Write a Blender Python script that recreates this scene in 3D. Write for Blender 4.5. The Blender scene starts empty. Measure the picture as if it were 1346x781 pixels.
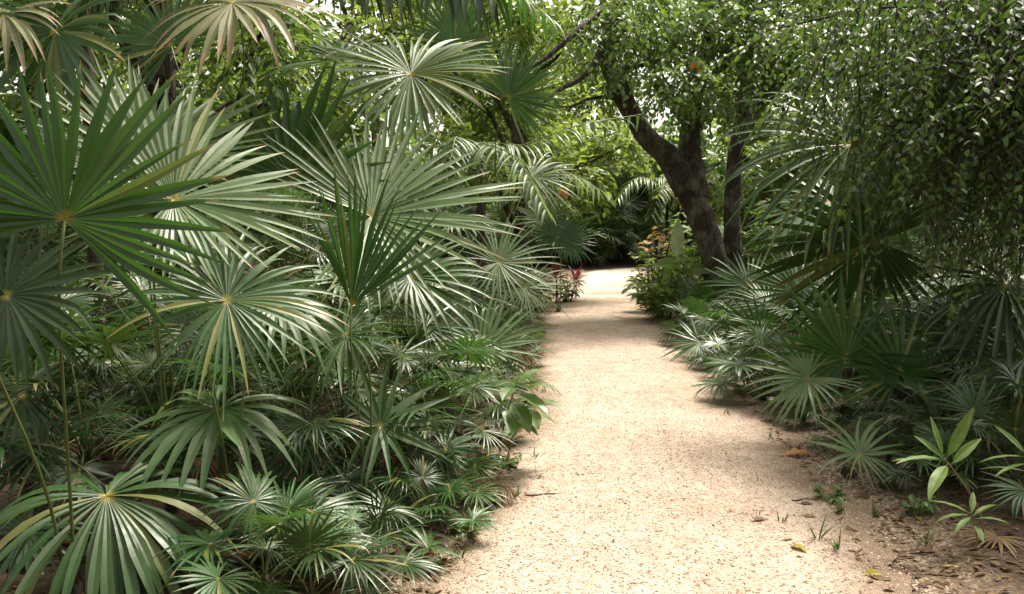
import bpy, math, random
import numpy as np
from mathutils import Vector, Matrix

SC = bpy.context.scene
COL = SC.collection
R_ = math.radians
UP = np.array([0.0, 0.0, 1.0])

# ------------------------------------------------------------------ camera
F, CX, CY, TH, CAMZ = 1100.0, 673.0, 390.5, math.atan(100.5 / 1100.0), 1.5
def at(px, py, Y):
    a, b = (px - CX) / F, -(py - CY) / F
    d = np.array([a, b * math.sin(TH) + math.cos(TH), b * math.cos(TH) - math.sin(TH)])
    return d * (Y / d[1]) + np.array([0, 0, CAMZ])
def gx(px, Y):
    return (px - CX) / F * Y
cam_d = bpy.data.cameras.new('camera')
cam = bpy.data.objects.new('camera', cam_d); COL.objects.link(cam)
cam.location = (0, 0, CAMZ); cam.rotation_euler = (math.pi / 2 - TH, 0, 0)
cam_d.sensor_width = 36; cam_d.lens = 36 * F / 1346.0
cam_d.clip_start = 0.05; cam_d.clip_end = 1000
SC.camera = cam

# ------------------------------------------------------------------ helpers
def nrm(v):
    v = np.asarray(v, float)
    return v / np.maximum(np.linalg.norm(v, axis=-1, keepdims=True), 1e-9)

def tag(o, label=None, cat=None, group=None, kind=None):
    if label: o['label'] = label
    if cat: o['category'] = cat
    if group: o['group'] = group
    if kind: o['kind'] = kind
    return o

def empty(name, loc, rz=0.0, s=1.0):
    o = bpy.data.objects.new(name, None); COL.objects.link(o)
    o.empty_display_size = 0.1
    o.location = loc; o.rotation_euler = (0, 0, rz); o.scale = (s, s, s)
    return o

class Buf:
    """collects vertices and faces (with two float attributes) into one mesh"""
    def __init__(s):
        s.v = []; s.t = []; s.r = []; s.f = []; s.n = 0
    def add(s, v, faces, t, r, mat=0, smooth=True):
        v = np.asarray(v, float).reshape(-1, 3)
        s.v.append(v)
        s.t.append(np.broadcast_to(np.asarray(t, float), (len(v),)).copy())
        s.r.append(np.broadcast_to(np.asarray(r, float), (len(v),)).copy())
        for f in faces:
            f = np.asarray(f, int)
            if len(f): s.f.append((f + s.n, mat, smooth))
        s.n += len(v)
    def addbuf(s, b, M, mat=None):
        M = np.asarray(M, float)
        for f, m, sm in b.f: s.f.append((f + s.n, m if mat is None else mat, sm))
        for v in b.v: s.v.append(v @ M[:3, :3].T + M[:3, 3])
        s.t += b.t; s.r += b.r; s.n += b.n
    def mesh(s, name, mats):
        me = bpy.data.meshes.new(name)
        v = np.concatenate(s.v)
        me.vertices.add(len(v)); me.vertices.foreach_set('co', v.astype(np.float32).ravel())
        loops = np.concatenate([f.ravel() for f, m, sm in s.f])
        sizes = np.concatenate([np.full(len(f), f.shape[1]) for f, m, sm in s.f])
        starts = np.concatenate([[0], np.cumsum(sizes)[:-1]])
        me.loops.add(len(loops)); me.loops.foreach_set('vertex_index', loops.astype(np.int32))
        me.polygons.add(len(sizes)); me.polygons.foreach_set('loop_start', starts.astype(np.int32))
        me.polygons.foreach_set('material_index', np.concatenate([np.full(len(f), m) for f, m, sm in s.f]).astype(np.int32))
        me.polygons.foreach_set('use_smooth', np.concatenate([np.full(len(f), sm) for f, m, sm in s.f]).astype(bool))
        a = me.attributes.new('t', 'FLOAT', 'POINT'); a.data.foreach_set('value', np.concatenate(s.t).astype(np.float32))
        a = me.attributes.new('r', 'FLOAT', 'POINT'); a.data.foreach_set('value', np.concatenate(s.r).astype(np.float32))
        for m in (mats if isinstance(mats, (list, tuple)) else [mats]): me.materials.append(m)
        me.update(calc_edges=True)
        return me
    def build(s, name, mats, parent=None):
        o = bpy.data.objects.new(name, s.mesh(name, mats)); COL.objects.link(o)
        if parent is not None: o.parent = parent
        return o

def smooth_path(pts, rad, n):
    """Catmull-Rom resample of a polyline with radii"""
    P = np.asarray(pts, float); r = np.asarray(rad, float)
    P = np.vstack([2 * P[0] - P[1], P, 2 * P[-1] - P[-2]]); r = np.concatenate([[r[0]], r, [r[-1]]])
    u = np.linspace(0, len(P) - 3 - 1e-6, n); k = u.astype(int); f = (u - k)[:, None]
    p0, p1, p2, p3 = P[k], P[k + 1], P[k + 2], P[k + 3]
    q = 0.5 * (2 * p1 + (p2 - p0) * f + (2 * p0 - 5 * p1 + 4 * p2 - p3) * f**2 + (3 * p1 - p0 - 3 * p2 + p3) * f**3)
    return q, r[k + 1] * (1 - f[:, 0]) + r[k + 2] * f[:, 0]

def tube(buf, pts, rad, sides=8, n=None, mat=0, bump=0.0, rng=None, r=0.5):
    if n is None: n = max(2, len(pts))
    P, q = smooth_path(pts, rad, n) if len(pts) > 2 else (np.asarray(pts, float), np.asarray(rad, float))
    n = len(P)
    T = nrm(np.gradient(P, axis=0))
    ref = np.array([1.0, 0.13, 0.07]) if abs(T[:, 0]).mean() < 0.8 else np.array([0.1, 1.0, 0.05])
    A = nrm(np.cross(T, ref)); B = np.cross(T, A)
    th = np.linspace(0, 2 * math.pi, sides, endpoint=False)
    rr = q[:, None] * np.ones((1, sides))
    if bump and rng is not None:
        ph = rng.uniform(0, 6.28, 4)
        z = np.arange(n)[:, None]
        rr = rr * (1 + bump * (0.5 * np.sin(2 * th[None] + ph[0] + z * 0.25) + 0.5 * np.sin(5 * th[None] + ph[1] + z * 0.12)
                               + 0.4 * np.sin(3 * th[None] - z * 0.5 + ph[2])) + rng.normal(0, bump * 0.25, rr.shape))
    V = P[:, None] + rr[..., None] * (np.cos(th)[None, :, None] * A[:, None] + np.sin(th)[None, :, None] * B[:, None])
    i = np.arange(n - 1)[:, None] * sides; j = np.arange(sides)[None]; j2 = (j + 1) % sides
    fs = np.stack([i + j, i + j2, i + sides + j2, i + sides + j], -1).reshape(-1, 4)
    t = np.repeat(np.linspace(0, 1, n), sides)
    caps = [np.arange((n - 1) * sides, n * sides)[None], np.arange(sides)[::-1][None]]
    buf.add(V, [fs], t, r, mat, True)
    buf.f.append((caps[0] + buf.n - n * sides, mat, False)); buf.f.append((caps[1] + buf.n - n * sides, mat, False))

# ------------------------------------------------------------------ materials
def new_mat(name):
    m = bpy.data.materials.new(name); m.use_nodes = True
    nt = m.node_tree; nt.nodes.clear()
    out = nt.nodes.new('ShaderNodeOutputMaterial')
    return m, nt, out
def nd(nt, typ, **kw):
    n = nt.nodes.new(typ)
    for k, v in kw.items():
        if k.startswith('i_'):
            key = k[2:].replace('_', ' ')
            n.inputs[key].default_value = v
        else: setattr(n, k, v)
    return n
def ramp(nt, src, stops, interp='LINEAR'):
    n = nt.nodes.new('ShaderNodeValToRGB'); n.color_ramp.interpolation = interp
    e = n.color_ramp.elements
    while len(e) < len(stops): e.new(0.5)
    for k, (p, c) in enumerate(stops):
        e[k].position = p; e[k].color = (*c, 1) if len(c) == 3 else c
    nt.links.new(src, n.inputs[0]); return n.outputs[0]
def mix(nt, fac, a, b, mode='MIX'):
    n = nt.nodes.new('ShaderNodeMix'); n.data_type = 'RGBA'; n.blend_type = mode; n.clamp_factor = True
    for sock, v in ((n.inputs[0], fac), (n.inputs[6], a), (n.inputs[7], b)):
        if isinstance(v, (int, float)): sock.default_value = v
        elif isinstance(v, tuple): sock.default_value = (*v, 1)
        else: nt.links.new(v, sock)
    return n.outputs[2]
def math_n(nt, op, a, b=None, c=None):
    n = nt.nodes.new('ShaderNodeMath'); n.operation = op
    for k, v in enumerate((a, b, c)):
        if v is None: continue
        if isinstance(v, (int, float)): n.inputs[k].default_value = v
        else: nt.links.new(v, n.inputs[k])
    return n.outputs[0]

def leaf_mat(name, top, under, trans, hub=None, tip=None, rough=0.36, tfac=0.3, spec=0.5, var=0.35, tip_at=0.9, hub_to=0.042, patch=0.45):
    m, nt, out = new_mat(name)
    L = nt.links
    at_ = nd(nt, 'ShaderNodeAttribute', attribute_name='t'); ar = nd(nt, 'ShaderNodeAttribute', attribute_name='r')
    oi = nd(nt, 'ShaderNodeObjectInfo'); geo = nd(nt, 'ShaderNodeNewGeometry'); tc = nd(nt, 'ShaderNodeTexCoord')
    col = mix(nt, geo.outputs['Backfacing'], top, under)
    # per leaf / per plant variation of hue and value
    rv = math_n(nt, 'ADD', math_n(nt, 'MULTIPLY', ar.outputs['Fac'], 0.55), math_n(nt, 'MULTIPLY', oi.outputs['Random'], 0.45))
    hs = nd(nt, 'ShaderNodeHueSaturation')
    L.new(col, hs.inputs['Color'])
    L.new(math_n(nt, 'MULTIPLY_ADD', rv, 0.05, 0.475), hs.inputs['Hue'])
    L.new(math_n(nt, 'MULTIPLY_ADD', rv, -0.25, 1.1), hs.inputs['Saturation'])
    L.new(math_n(nt, 'MULTIPLY_ADD', rv, 2 * var, 1 - var), hs.inputs['Value'])
    col = hs.outputs['Color']
    no = nd(nt, 'ShaderNodeTexNoise', i_Scale=9.0, i_Detail=4.0, i_Roughness=0.65)
    L.new(tc.outputs['Object'], no.inputs['Vector'])
    col = mix(nt, patch, col, ramp(nt, no.outputs['Fac'], [(0.3, (0.55, 0.5, 0.35)), (0.62, (1.25, 1.3, 1.1))]), 'MULTIPLY')
    if hub: col = mix(nt, ramp(nt, ar.outputs['Fac'], [(0.935, (0, 0, 0)), (0.96, (0.55,) * 3)]), col, (0.24, 0.21, 0.06))
    if hub: col = mix(nt, ramp(nt, at_.outputs['Fac'], [(0.0, (1, 1, 1)), (hub_to * 0.55, (0.85,) * 3), (hub_to * 1.7, (0, 0, 0))]), col, hub)
    if tip:
        tt = math_n(nt, 'ADD', at_.outputs['Fac'], math_n(nt, 'MULTIPLY_ADD', ar.outputs['Fac'], 0.24, -0.13))
        col = mix(nt, ramp(nt, tt, [(tip_at, (0, 0, 0)), (min(1.0, tip_at + 0.05), (1, 1, 1))]), col, tip)
    b = nd(nt, 'ShaderNodeBsdfPrincipled')
    L.new(col, b.inputs['Base Color'])
    rn = nd(nt, 'ShaderNodeTexNoise', i_Scale=25.0, i_Detail=3.0)
    L.new(tc.outputs['Object'], rn.inputs['Vector'])
    L.new(math_n(nt, 'MULTIPLY_ADD', rn.outputs['Fac'], 0.3, rough - 0.15), b.inputs['Roughness'])
    b.inputs['Specular IOR Level'].default_value = spec
    bp = nd(nt, 'ShaderNodeBump', i_Strength=0.25, i_Distance=0.004)
    L.new(rn.outputs['Fac'], bp.inputs['Height']); L.new(bp.outputs[0], b.inputs['Normal'])
    tr = nd(nt, 'ShaderNodeBsdfTranslucent')
    L.new(mix(nt, 0.65, col, trans), tr.inputs['Color'])
    ms = nd(nt, 'ShaderNodeMixShader'); ms.inputs[0].default_value = tfac
    L.new(b.outputs[0], ms.inputs[1]); L.new(tr.outputs[0], ms.inputs[2]); L.new(ms.outputs[0], out.inputs[0])
    return m

HUB = (0.34, 0.28, 0.05); TIP = (0.30, 0.19, 0.08)
M = {}
M['deep'] = leaf_mat('deep_green_blade', (0.027, 0.068, 0.016), (0.038, 0.082, 0.022), (0.08, 0.21, 0.022), HUB, TIP, rough=0.36, tfac=0.27, tip_at=0.95)
M['mid'] = leaf_mat('waxy_green_blade', (0.036, 0.088, 0.02), (0.056, 0.11, 0.034), (0.13, 0.26, 0.03), HUB, TIP, rough=0.42, tfac=0.24, spec=0.55, tip_at=0.95)
M['pale'] = leaf_mat('pale_sheen_blade', (0.098, 0.16, 0.062), (0.135, 0.20, 0.09), (0.23, 0.34, 0.08), HUB, TIP, rough=0.42, tfac=0.36, spec=0.6, tip_at=0.97, var=0.25)  # paler blade green; sky sheen on lit fans is partly painted in
M['thick'] = leaf_mat('shade_darkened_blade', (0.026, 0.055, 0.016), (0.032, 0.06, 0.02), (0.07, 0.15, 0.018), HUB, TIP, rough=0.38, tfac=0.10, tip_at=0.95)  # darker, less translucent green: canopy shade painted into the blade colour
M['dry'] = leaf_mat('drying_blade', (0.16, 0.16, 0.08), (0.2, 0.19, 0.11), (0.25, 0.25, 0.08), HUB, (0.26, 0.17, 0.09), rough=0.5, tfac=0.25, spec=0.4, tip_at=0.72)
M['petiole'] = leaf_mat('petiole_green', (0.10, 0.12, 0.035), (0.10, 0.12, 0.035), (0.1, 0.12, 0.03), None, None, rough=0.45, tfac=0.0, var=0.4)
M['petiole_tan'] = leaf_mat('petiole_tan', (0.22, 0.14, 0.06), (0.22, 0.14, 0.06), (0.1, 0.12, 0.03), None, None, rough=0.55, tfac=0.0, var=0.3)
M['fine'] = leaf_mat('small_tree_leaf', (0.048, 0.092, 0.018), (0.075, 0.12, 0.036), (0.16, 0.31, 0.03), None, None, rough=0.42, tfac=0.28, spec=0.4, var=0.45, patch=0.1)
M['broad'] = leaf_mat('yellow_green_leaf', (0.095, 0.15, 0.03), (0.125, 0.18, 0.05), (0.40, 0.53, 0.06), None, None, rough=0.42, tfac=0.45, var=0.4, patch=0.15)
M['bright'] = leaf_mat('fresh_green_leaf', (0.075, 0.14, 0.028), (0.11, 0.17, 0.05), (0.26, 0.42, 0.05), None, None, rough=0.38, tfac=0.36, spec=0.6, var=0.3, patch=0.3)
M['seedling'] = leaf_mat('spotted_green_leaf', (0.11, 0.18, 0.04), (0.13, 0.2, 0.06), (0.26, 0.40, 0.06), None, (0.25, 0.2, 0.06), rough=0.5, spec=.3, tfac=0.3, var=0.2, patch=0.6, tip_at=0.99)
M['lush'] = leaf_mat('sunlit_green_leaf', (0.14, 0.22, 0.04), (0.16, 0.24, 0.06), (0.36, 0.52, 0.06), None, None, rough=0.4, tfac=0.4, var=0.3, patch=0.2)  # fresh green raised so shrubs under the crown look sunlit
M['cordyline'] = leaf_mat('maroon_leaf', (0.16, 0.035, 0.04), (0.2, 0.05, 0.06), (0.4, 0.06, 0.07), None, None, rough=0.4, tfac=0.3, var=0.5)
M['croton'] = leaf_mat('orange_leaf', (0.35, 0.2, 0.05), (0.36, 0.22, 0.08), (0.5, 0.3, 0.05), None, None, rough=0.45, tfac=0.35, var=0.4)
M['orange_dead'] = leaf_mat('dead_orange_leaf', (0.42, 0.17, 0.03), (0.4, 0.19, 0.06), (0.6, 0.25, 0.03), None, None, rough=0.6, tfac=0.35, var=0.2)
M['variegated'] = leaf_mat('cream_variegated_leaf', (0.30, 0.34, 0.22), (0.3, 0.34, 0.22), (0.3, 0.4, 0.12), None, None, rough=0.4, tfac=0.25, var=0.5, patch=0.8)
M['dead'] = leaf_mat('dead_leaf', (0.13, 0.075, 0.035), (0.16, 0.10, 0.05), (0.2, 0.1, 0.03), None, None, rough=0.7, tfac=0.12, var=0.5, spec=0.3)
M['yellowing'] = leaf_mat('fallen_yellow_leaf', (0.30, 0.24, 0.04), (0.32, 0.26, 0.07), (0.4, 0.3, 0.04), None, None, rough=0.55, tfac=0.15, var=0.3, spec=0.3)
M['grass'] = leaf_mat('grass_blade', (0.06, 0.10, 0.025), (0.07, 0.11, 0.03), (0.15, 0.25, 0.04), None, TIP, rough=0.5, tfac=0.3, var=0.4)

def bark_mat(name, a, b, c):
    m, nt, out = new_mat(name); L = nt.links
    tc = nd(nt, 'ShaderNodeTexCoord')
    mp = nd(nt, 'ShaderNodeMapping'); mp.inputs['Scale'].default_value = (1, 1, 0.28); L.new(tc.outputs['Object'], mp.inputs['Vector'])
    n1 = nd(nt, 'ShaderNodeTexNoise', i_Scale=26.0, i_Detail=8.0, i_Roughness=0.7); L.new(mp.outputs[0], n1.inputs['Vector'])
    n2 = nd(nt, 'ShaderNodeTexNoise', i_Scale=3.5, i_Detail=4.0); L.new(tc.outputs['Object'], n2.inputs['Vector'])
    vo = nd(nt, 'ShaderNodeTexVoronoi', i_Scale=14.0, feature='DISTANCE_TO_EDGE'); L.new(mp.outputs[0], vo.inputs['Vector'])
    col = ramp(nt, n1.outputs['Fac'], [(0.3, a), (0.6, b)])
    col = mix(nt, ramp(nt, n2.outputs['Fac'], [(0.49, (0, 0, 0)), (0.66, (0.85,) * 3)]), col, c)
    bs = nd(nt, 'ShaderNodeBsdfPrincipled', i_Roughness=0.85); L.new(col, bs.inputs['Base Color'])
    h = math_n(nt, 'ADD', n1.outputs['Fac'], math_n(nt, 'MULTIPLY', ramp(nt, vo.outputs['Distance'], [(0, (0, 0, 0)), (0.12, (1, 1, 1))]), 0.6))
    bp = nd(nt, 'ShaderNodeBump', i_Strength=1.0, i_Distance=0.06); L.new(h, bp.inputs['Height']); L.new(bp.outputs[0], bs.inputs['Normal'])
    L.new(bs.outputs[0], out.inputs[0]); return m
M['bark'] = bark_mat('rough_bark', (0.018, 0.013, 0.009), (0.09, 0.064, 0.045), (0.23, 0.205, 0.165))
M['stem'] = bark_mat('fibrous_stem', (0.03, 0.022, 0.014), (0.10, 0.075, 0.045), (0.14, 0.10, 0.06))
M['twig'] = bark_mat('twig_bark', (0.03, 0.022, 0.015), (0.10, 0.07, 0.045), (0.12, 0.09, 0.06))

# ------------------------------------------------------------------ path layout
YS = np.array([-8, 0, 3.36, 4.0, 5.3, 7.9, 10.3, 15, 19, 23.6, 25.5, 27.5, 31, 40])
XL = np.array([-1.3, -0.75, -0.345, -0.2, -0.02, 0.19, 0.35, 0.60, 1.15, 1.95, 2.6, 4.6, 10.5, 22.])
XR = np.array([0.6, 1.2, 1.55, 1.66, 1.87, 2.05, 2.13, 2.45, 3.05, 3.8, 4.7, 6.9, 12.8, 24.])
def xl(y): return np.interp(y, YS, XL)
def xr(y): return np.interp(y, YS, XR)

def vnoise(x, y, seed=0):
    rng = np.random.default_rng(seed); g = rng.random((64, 64))
    xi, yi = np.floor(x).astype(int), np.floor(y).astype(int); fx, fy = x - xi, y - yi
    fx, fy = fx * fx * (3 - 2 * fx), fy * fy * (3 - 2 * fy)
    G = lambda a, b: g[a % 64, b % 64]
    return (G(xi, yi) * (1 - fx) + G(xi + 1, yi) * fx) * (1 - fy) + (G(xi, yi + 1) * (1 - fx) + G(xi + 1, yi + 1) * fx) * fy

def ground_z(x, y):
    """soil height: flat on the path, lumpy and slightly raised beside it"""
    x = np.asarray(x, float); y = np.asarray(y, float)
    d = np.maximum(xl(y) - x, x - xr(y))
    k = np.clip((d - 0.05) / 0.9, 0, 1)
    far = np.clip((np.hypot(x, y) - 60) / 30, 0, 1)
    return (k * (0.05 + 0.10 * vnoise(x * 0.9 + 9, y * 0.9 + 9, 1) + 0.05 * vnoise(x * 4 + 30, y * 4 + 30, 2)) * (1 - far)) - 0.006

def grid(name, xs, ys, zf, mat, tf=None):
    X, Y = np.meshgrid(xs, ys); Z = zf(X, Y); b = Buf()
    nx, ny = len(xs), len(ys)
    i = np.arange(ny - 1)[:, None] * nx; j = np.arange(nx - 1)[None]
    fs = np.stack([i + j, i + j + 1, i + nx + j + 1, i + nx + j], -1).reshape(-1, 4)
    b.add(np.stack([X, Y, Z], -1), [fs], (tf(X, Y).ravel() if tf else 0.0), 0.5)
    return b.build(name, mat)

def soil_mat():
    m, nt, out = new_mat('soil'); L = nt.links
    tc = nd(nt, 'ShaderNodeTexCoord')
    n1 = nd(nt, 'ShaderNodeTexNoise', i_Scale=1.6, i_Detail=6.0, i_Roughness=0.65); L.new(tc.outputs['Object'], n1.inputs['Vector'])
    n2 = nd(nt, 'ShaderNodeTexNoise', i_Scale=34.0, i_Detail=6.0, i_Roughness=0.7); L.new(tc.outputs['Object'], n2.inputs['Vector'])
    vo = nd(nt, 'ShaderNodeTexVoronoi', i_Scale=70.0); L.new(tc.outputs['Object'], vo.inputs['Vector'])
    at_ = nd(nt, 'ShaderNodeAttribute', attribute_name='t')
    dark = ramp(nt, n2.outputs['Fac'], [(0.3, (0.022, 0.015, 0.010)), (0.7, (0.10, 0.068, 0.045))])
    pale_grit = ramp(nt, n2.outputs['Fac'], [(0.3, (0.11, 0.072, 0.05)), (0.7, (0.25, 0.19, 0.14))])
    pale_grit = mix(nt, ramp(nt, vo.outputs['Color'], [(0.62, (0, 0, 0)), (0.7, (0.7,) * 3)]), pale_grit, (0.5, 0.39, 0.30))
    k = math_n(nt, 'ADD', at_.outputs['Fac'], math_n(nt, 'MULTIPLY_ADD', n1.outputs['Fac'], 1.0, -0.5))
    col = mix(nt, ramp(nt, k, [(0.25, (0, 0, 0)), (0.8, (1, 1, 1))]), dark, pale_grit)
    bs = nd(nt, 'ShaderNodeBsdfPrincipled', i_Roughness=0.95); L.new(col, bs.inputs['Base Color'])
    bs.inputs['Specular IOR Level'].default_value = 0.2
    bp = nd(nt, 'ShaderNodeBump', i_Strength=0.8, i_Distance=0.02); L.new(math_n(nt, 'ADD', n2.outputs['Fac'], math_n(nt, 'MULTIPLY', vo.outputs['Distance'], -0.5)), bp.inputs['Height'])
    L.new(bp.outputs[0], bs.inputs['Normal']); L.new(bs.outputs[0], out.inputs[0]); return m

def gravel_mat(name, lo, mid_, hi, speck, pale=1.0):
    m, nt, out = new_mat(name); L = nt.links
    tc = nd(nt, 'ShaderNodeTexCoord')
    def noise(sc, de, ro=0.6):
        n = nd(nt, 'ShaderNodeTexNoise', i_Scale=sc, i_Detail=de, i_Roughness=ro); L.new(tc.outputs['Object'], n.inputs['Vector']); return n
    v1 = nd(nt, 'ShaderNodeTexVoronoi', i_Scale=95.0); L.new(tc.outputs['Object'], v1.inputs['Vector'])
    v2 = nd(nt, 'ShaderNodeTexVoronoi', i_Scale=210.0); L.new(tc.outputs['Object'], v2.inputs['Vector'])
    n1, n2, n3 = noise(0.9, 5.0), noise(7.0, 5.0), noise(130.0, 3.0)
    sx = nd(nt, 'ShaderNodeSeparateColor'); L.new(v1.outputs['Color'], sx.inputs[0])
    col = ramp(nt, sx.outputs[0], [(0.0, lo), (0.45, mid_), (1.0, hi)])
    s2 = nd(nt, 'ShaderNodeSeparateColor'); L.new(v2.outputs['Color'], s2.inputs[0])
    col = mix(nt, 0.5, col, ramp(nt, s2.outputs[1], [(0.1, lo), (0.9, hi)]))
    # dark chips and crumbs of litter
    col = mix(nt, ramp(nt, sx.outputs[1], [(0.87, (0, 0, 0)), (0.90, (0.8,) * 3)]), col, speck)
    col = mix(nt, 0.85, col, ramp(nt, n1.outputs['Fac'], [(0.3, (0.80, 0.74, 0.68)), (0.65, (1.06, 1.05, 1.04))]), 'MULTIPLY')
    col = mix(nt, 0.6, col, ramp(nt, n2.outputs['Fac'], [(0.32, (0.72, 0.66, 0.60)), (0.6, (1.05, 1.05, 1.05))]), 'MULTIPLY')
    # dirt worked in from the edges
    at_ = nd(nt, 'ShaderNodeAttribute', attribute_name='t')
    k = math_n(nt, 'ADD', at_.outputs['Fac'], math_n(nt, 'MULTIPLY_ADD', n2.outputs['Fac'], 0.9, -0.45))
    dirt = ramp(nt, n3.outputs['Fac'], [(0.35, (0.10, 0.065, 0.042)), (0.65, (0.30, 0.215, 0.15))])
    col = mix(nt, ramp(nt, k, [(0.28, (0, 0, 0)), (0.8, (0.9,) * 3)]), col, dirt)
    bs = nd(nt, 'ShaderNodeBsdfPrincipled', i_Roughness=0.9); L.new(col, bs.inputs['Base Color'])
    bs.inputs['Specular IOR Level'].default_value = 0.25
    h = math_n(nt, 'ADD', math_n(nt, 'MULTIPLY', v1.outputs['Distance'], -0.8), math_n(nt, 'ADD', math_n(nt, 'MULTIPLY', n3.outputs['Fac'], 0.8), math_n(nt, 'MULTIPLY', n2.outputs['Fac'], 2.2)))
    bp = nd(nt, 'ShaderNodeBump', i_Strength=0.9, i_Distance=0.012); L.new(h, bp.inputs['Height']); L.new(bp.outputs[0], bs.inputs['Normal'])
    L.new(bs.outputs[0], out.inputs[0]); return m

def edge_t(X, Y):
    d = np.maximum(xl(Y) - X, X - xr(Y))
    return np.clip(1.0 - d / .8, 0, 1) * np.where(X > 1.0, 1.0, 0.0) + np.clip(1 - np.maximum(xl(Y) - X, 0) / .4, 0, 1) * np.where(X > 1.0, 0.0, .85)
xs = np.unique(np.concatenate([np.linspace(-140, -16, 14), np.linspace(-16, -3, 27), np.linspace(-3, 6, 120), np.linspace(6, 16, 21), np.linspace(16, 140, 14)]))
ys = np.unique(np.concatenate([np.linspace(-90, -8, 12), np.linspace(-8, 2, 26), np.linspace(2, 14, 150), np.linspace(14, 40, 70), np.linspace(40, 180, 16)]))
M['soil'] = soil_mat()
tag(grid('ground', xs, ys, ground_z, M['soil'], edge_t), 'dark brown soil with leaf litter under the palms beside the path', kind='structure')

M['gravel'] = gravel_mat('gravel', (0.31, 0.226, 0.172), (0.535, 0.437, 0.365), (0.70, 0.60, 0.522), (0.13, 0.08, 0.05))
M['pale_grit'] = gravel_mat('pale_gravel', (0.55, 0.465, 0.395), (0.69, 0.605, 0.53), (0.80, 0.73, 0.66), (0.35, 0.26, 0.19))  # gravel in paler tones for the far stretch
def strip(name, y0, y1, n, mat, z, wob):
    yy = np.linspace(y0, y1, n); u = np.linspace(0, 1, 41)
    l = xl(yy) - 0.06 + wob * (vnoise(yy * 2.3 + 20, yy * 0 + 3, 3) - 0.5) + 0.4 * wob * (vnoise(yy * 9 + 50, yy * 0 + 7, 4) - 0.5)
    r = xr(yy) + 0.06 + wob * 1.3 * (vnoise(yy * 1.9 + 40, yy * 0 + 11, 5) - 0.5) + 0.4 * wob * (vnoise(yy * 8 + 5, yy * 0 + 17, 6) - 0.5)
    X = l[:, None] * (1 - u) + r[:, None] * u; Y = np.repeat(yy[:, None], 41, 1)
    Z = z + (0.012 * (vnoise(X * 3 + 40, Y * 3 + 40, 8) - 0.5) + .010 * (vnoise(X * 8 + 40, Y * 8 + 40, 18) - 0.5)) + 0.03 * np.exp(-((u[None] - 0.5) / 0.3) ** 2)
    e = np.minimum(u[None] * (r - l)[:, None], 0.75 * (1 - u[None]) * (r - l)[:, None])
    T = np.clip(1 - e / 0.42, 0, 1)
    b = Buf(); i = np.arange(n - 1)[:, None] * 41; j = np.arange(40)[None]
    fs = np.stack([i + j, i + j + 1, i + 41 + j + 1, i + 41 + j], -1).reshape(-1, 4)
    b.add(np.stack([X, Y, Z], -1), [fs], T.ravel(), 0.5)
    return b.build(name, mat)
def path_z(x, y):
    u = (x - xl(y) + 0.06) / (xr(y) - xl(y) + 0.12)
    return 0.006 + (0.012 * (vnoise(x * 3 + 40, y * 3 + 40, 8) - 0.5) + .010 * (vnoise(x * 8 + 40, y * 8 + 40, 18) - 0.5)) + 0.03 * np.exp(-((u - 0.5) / 0.3) ** 2)
tag(strip('path', -8, 15.9, 240, M['gravel'], 0.006, 0.26), 'pinkish beige gravel footpath running between the palms', kind='structure')
tag(strip('path', 15.9, 40, 120, M['pale_grit'], 0.010, 0.30), 'paler far stretch of the path under the trees', kind='structure')

# loose stones, litter
def scatter_stones():
    rng = np.random.default_rng(5)
    N = 16000
    y = 2.9 + 9.5 * rng.random(N) ** 1.7
    u = rng.random(N) * 1.12 - 0.04
    x = xl(y) + u * (xr(y) - xl(y))
    s = rng.uniform(0.0022, 0.0052, N) * (1 + 0.6 * (rng.random(N) > 0.93))
    base = np.array([[1, 0, 0], [0, 1, 0], [-1, 0, 0], [0, -1, 0], [0, 0, 0.8], [0, 0, -0.6]], float)
    V = base[None] * (1 + 0.5 * rng.normal(0, 0.5, (N, 6, 1))).clip(0.5, 1.6) * s[:, None, None]
    a = rng.random(N) * 6.28; c, sn = np.cos(a), np.sin(a)
    V = np.stack([V[..., 0] * c[:, None] - V[..., 1] * sn[:, None], V[..., 0] * sn[:, None] + V[..., 1] * c[:, None], V[..., 2]], -1)
    z = np.maximum(path_z(x, y), np.where((u < 0.0) | (u > 1.0), ground_z(x, y), -1))
    V += np.stack([x, y, z + s * 0.25], -1)[:, None]
    tri = np.array([[0, 1, 4], [1, 2, 4], [2, 3, 4], [3, 0, 4], [1, 0, 5], [2, 1, 5], [3, 2, 5], [0, 3, 5]])
    fs = (np.arange(N)[:, None, None] * 6 + tri[None]).reshape(-1, 3)
    b = Buf(); b.add(V, [fs], 0.0, np.repeat(rng.random(N), 6), 0, False)
    m, nt, out = new_mat('loose_stone'); ar = nd(nt, 'ShaderNodeAttribute', attribute_name='r')
    bs = nd(nt, 'ShaderNodeBsdfPrincipled', i_Roughness=0.9)
    nt.links.new(ramp(nt, ar.outputs['Fac'], [(0.0, (0.12, 0.075, 0.045)), (0.12, (0.30, 0.20, 0.14)), (0.3, (0.55, 0.42, 0.32)), (0.8, (0.7, 0.58, 0.48)), (1.0, (0.78, 0.7, 0.62))]), bs.inputs['Base Color'])
    nt.links.new(bs.outputs[0], out.inputs[0])
    tag(b.build('gravel', m), 'loose beige stones strewn over the path', kind='stuff')
scatter_stones()

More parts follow.
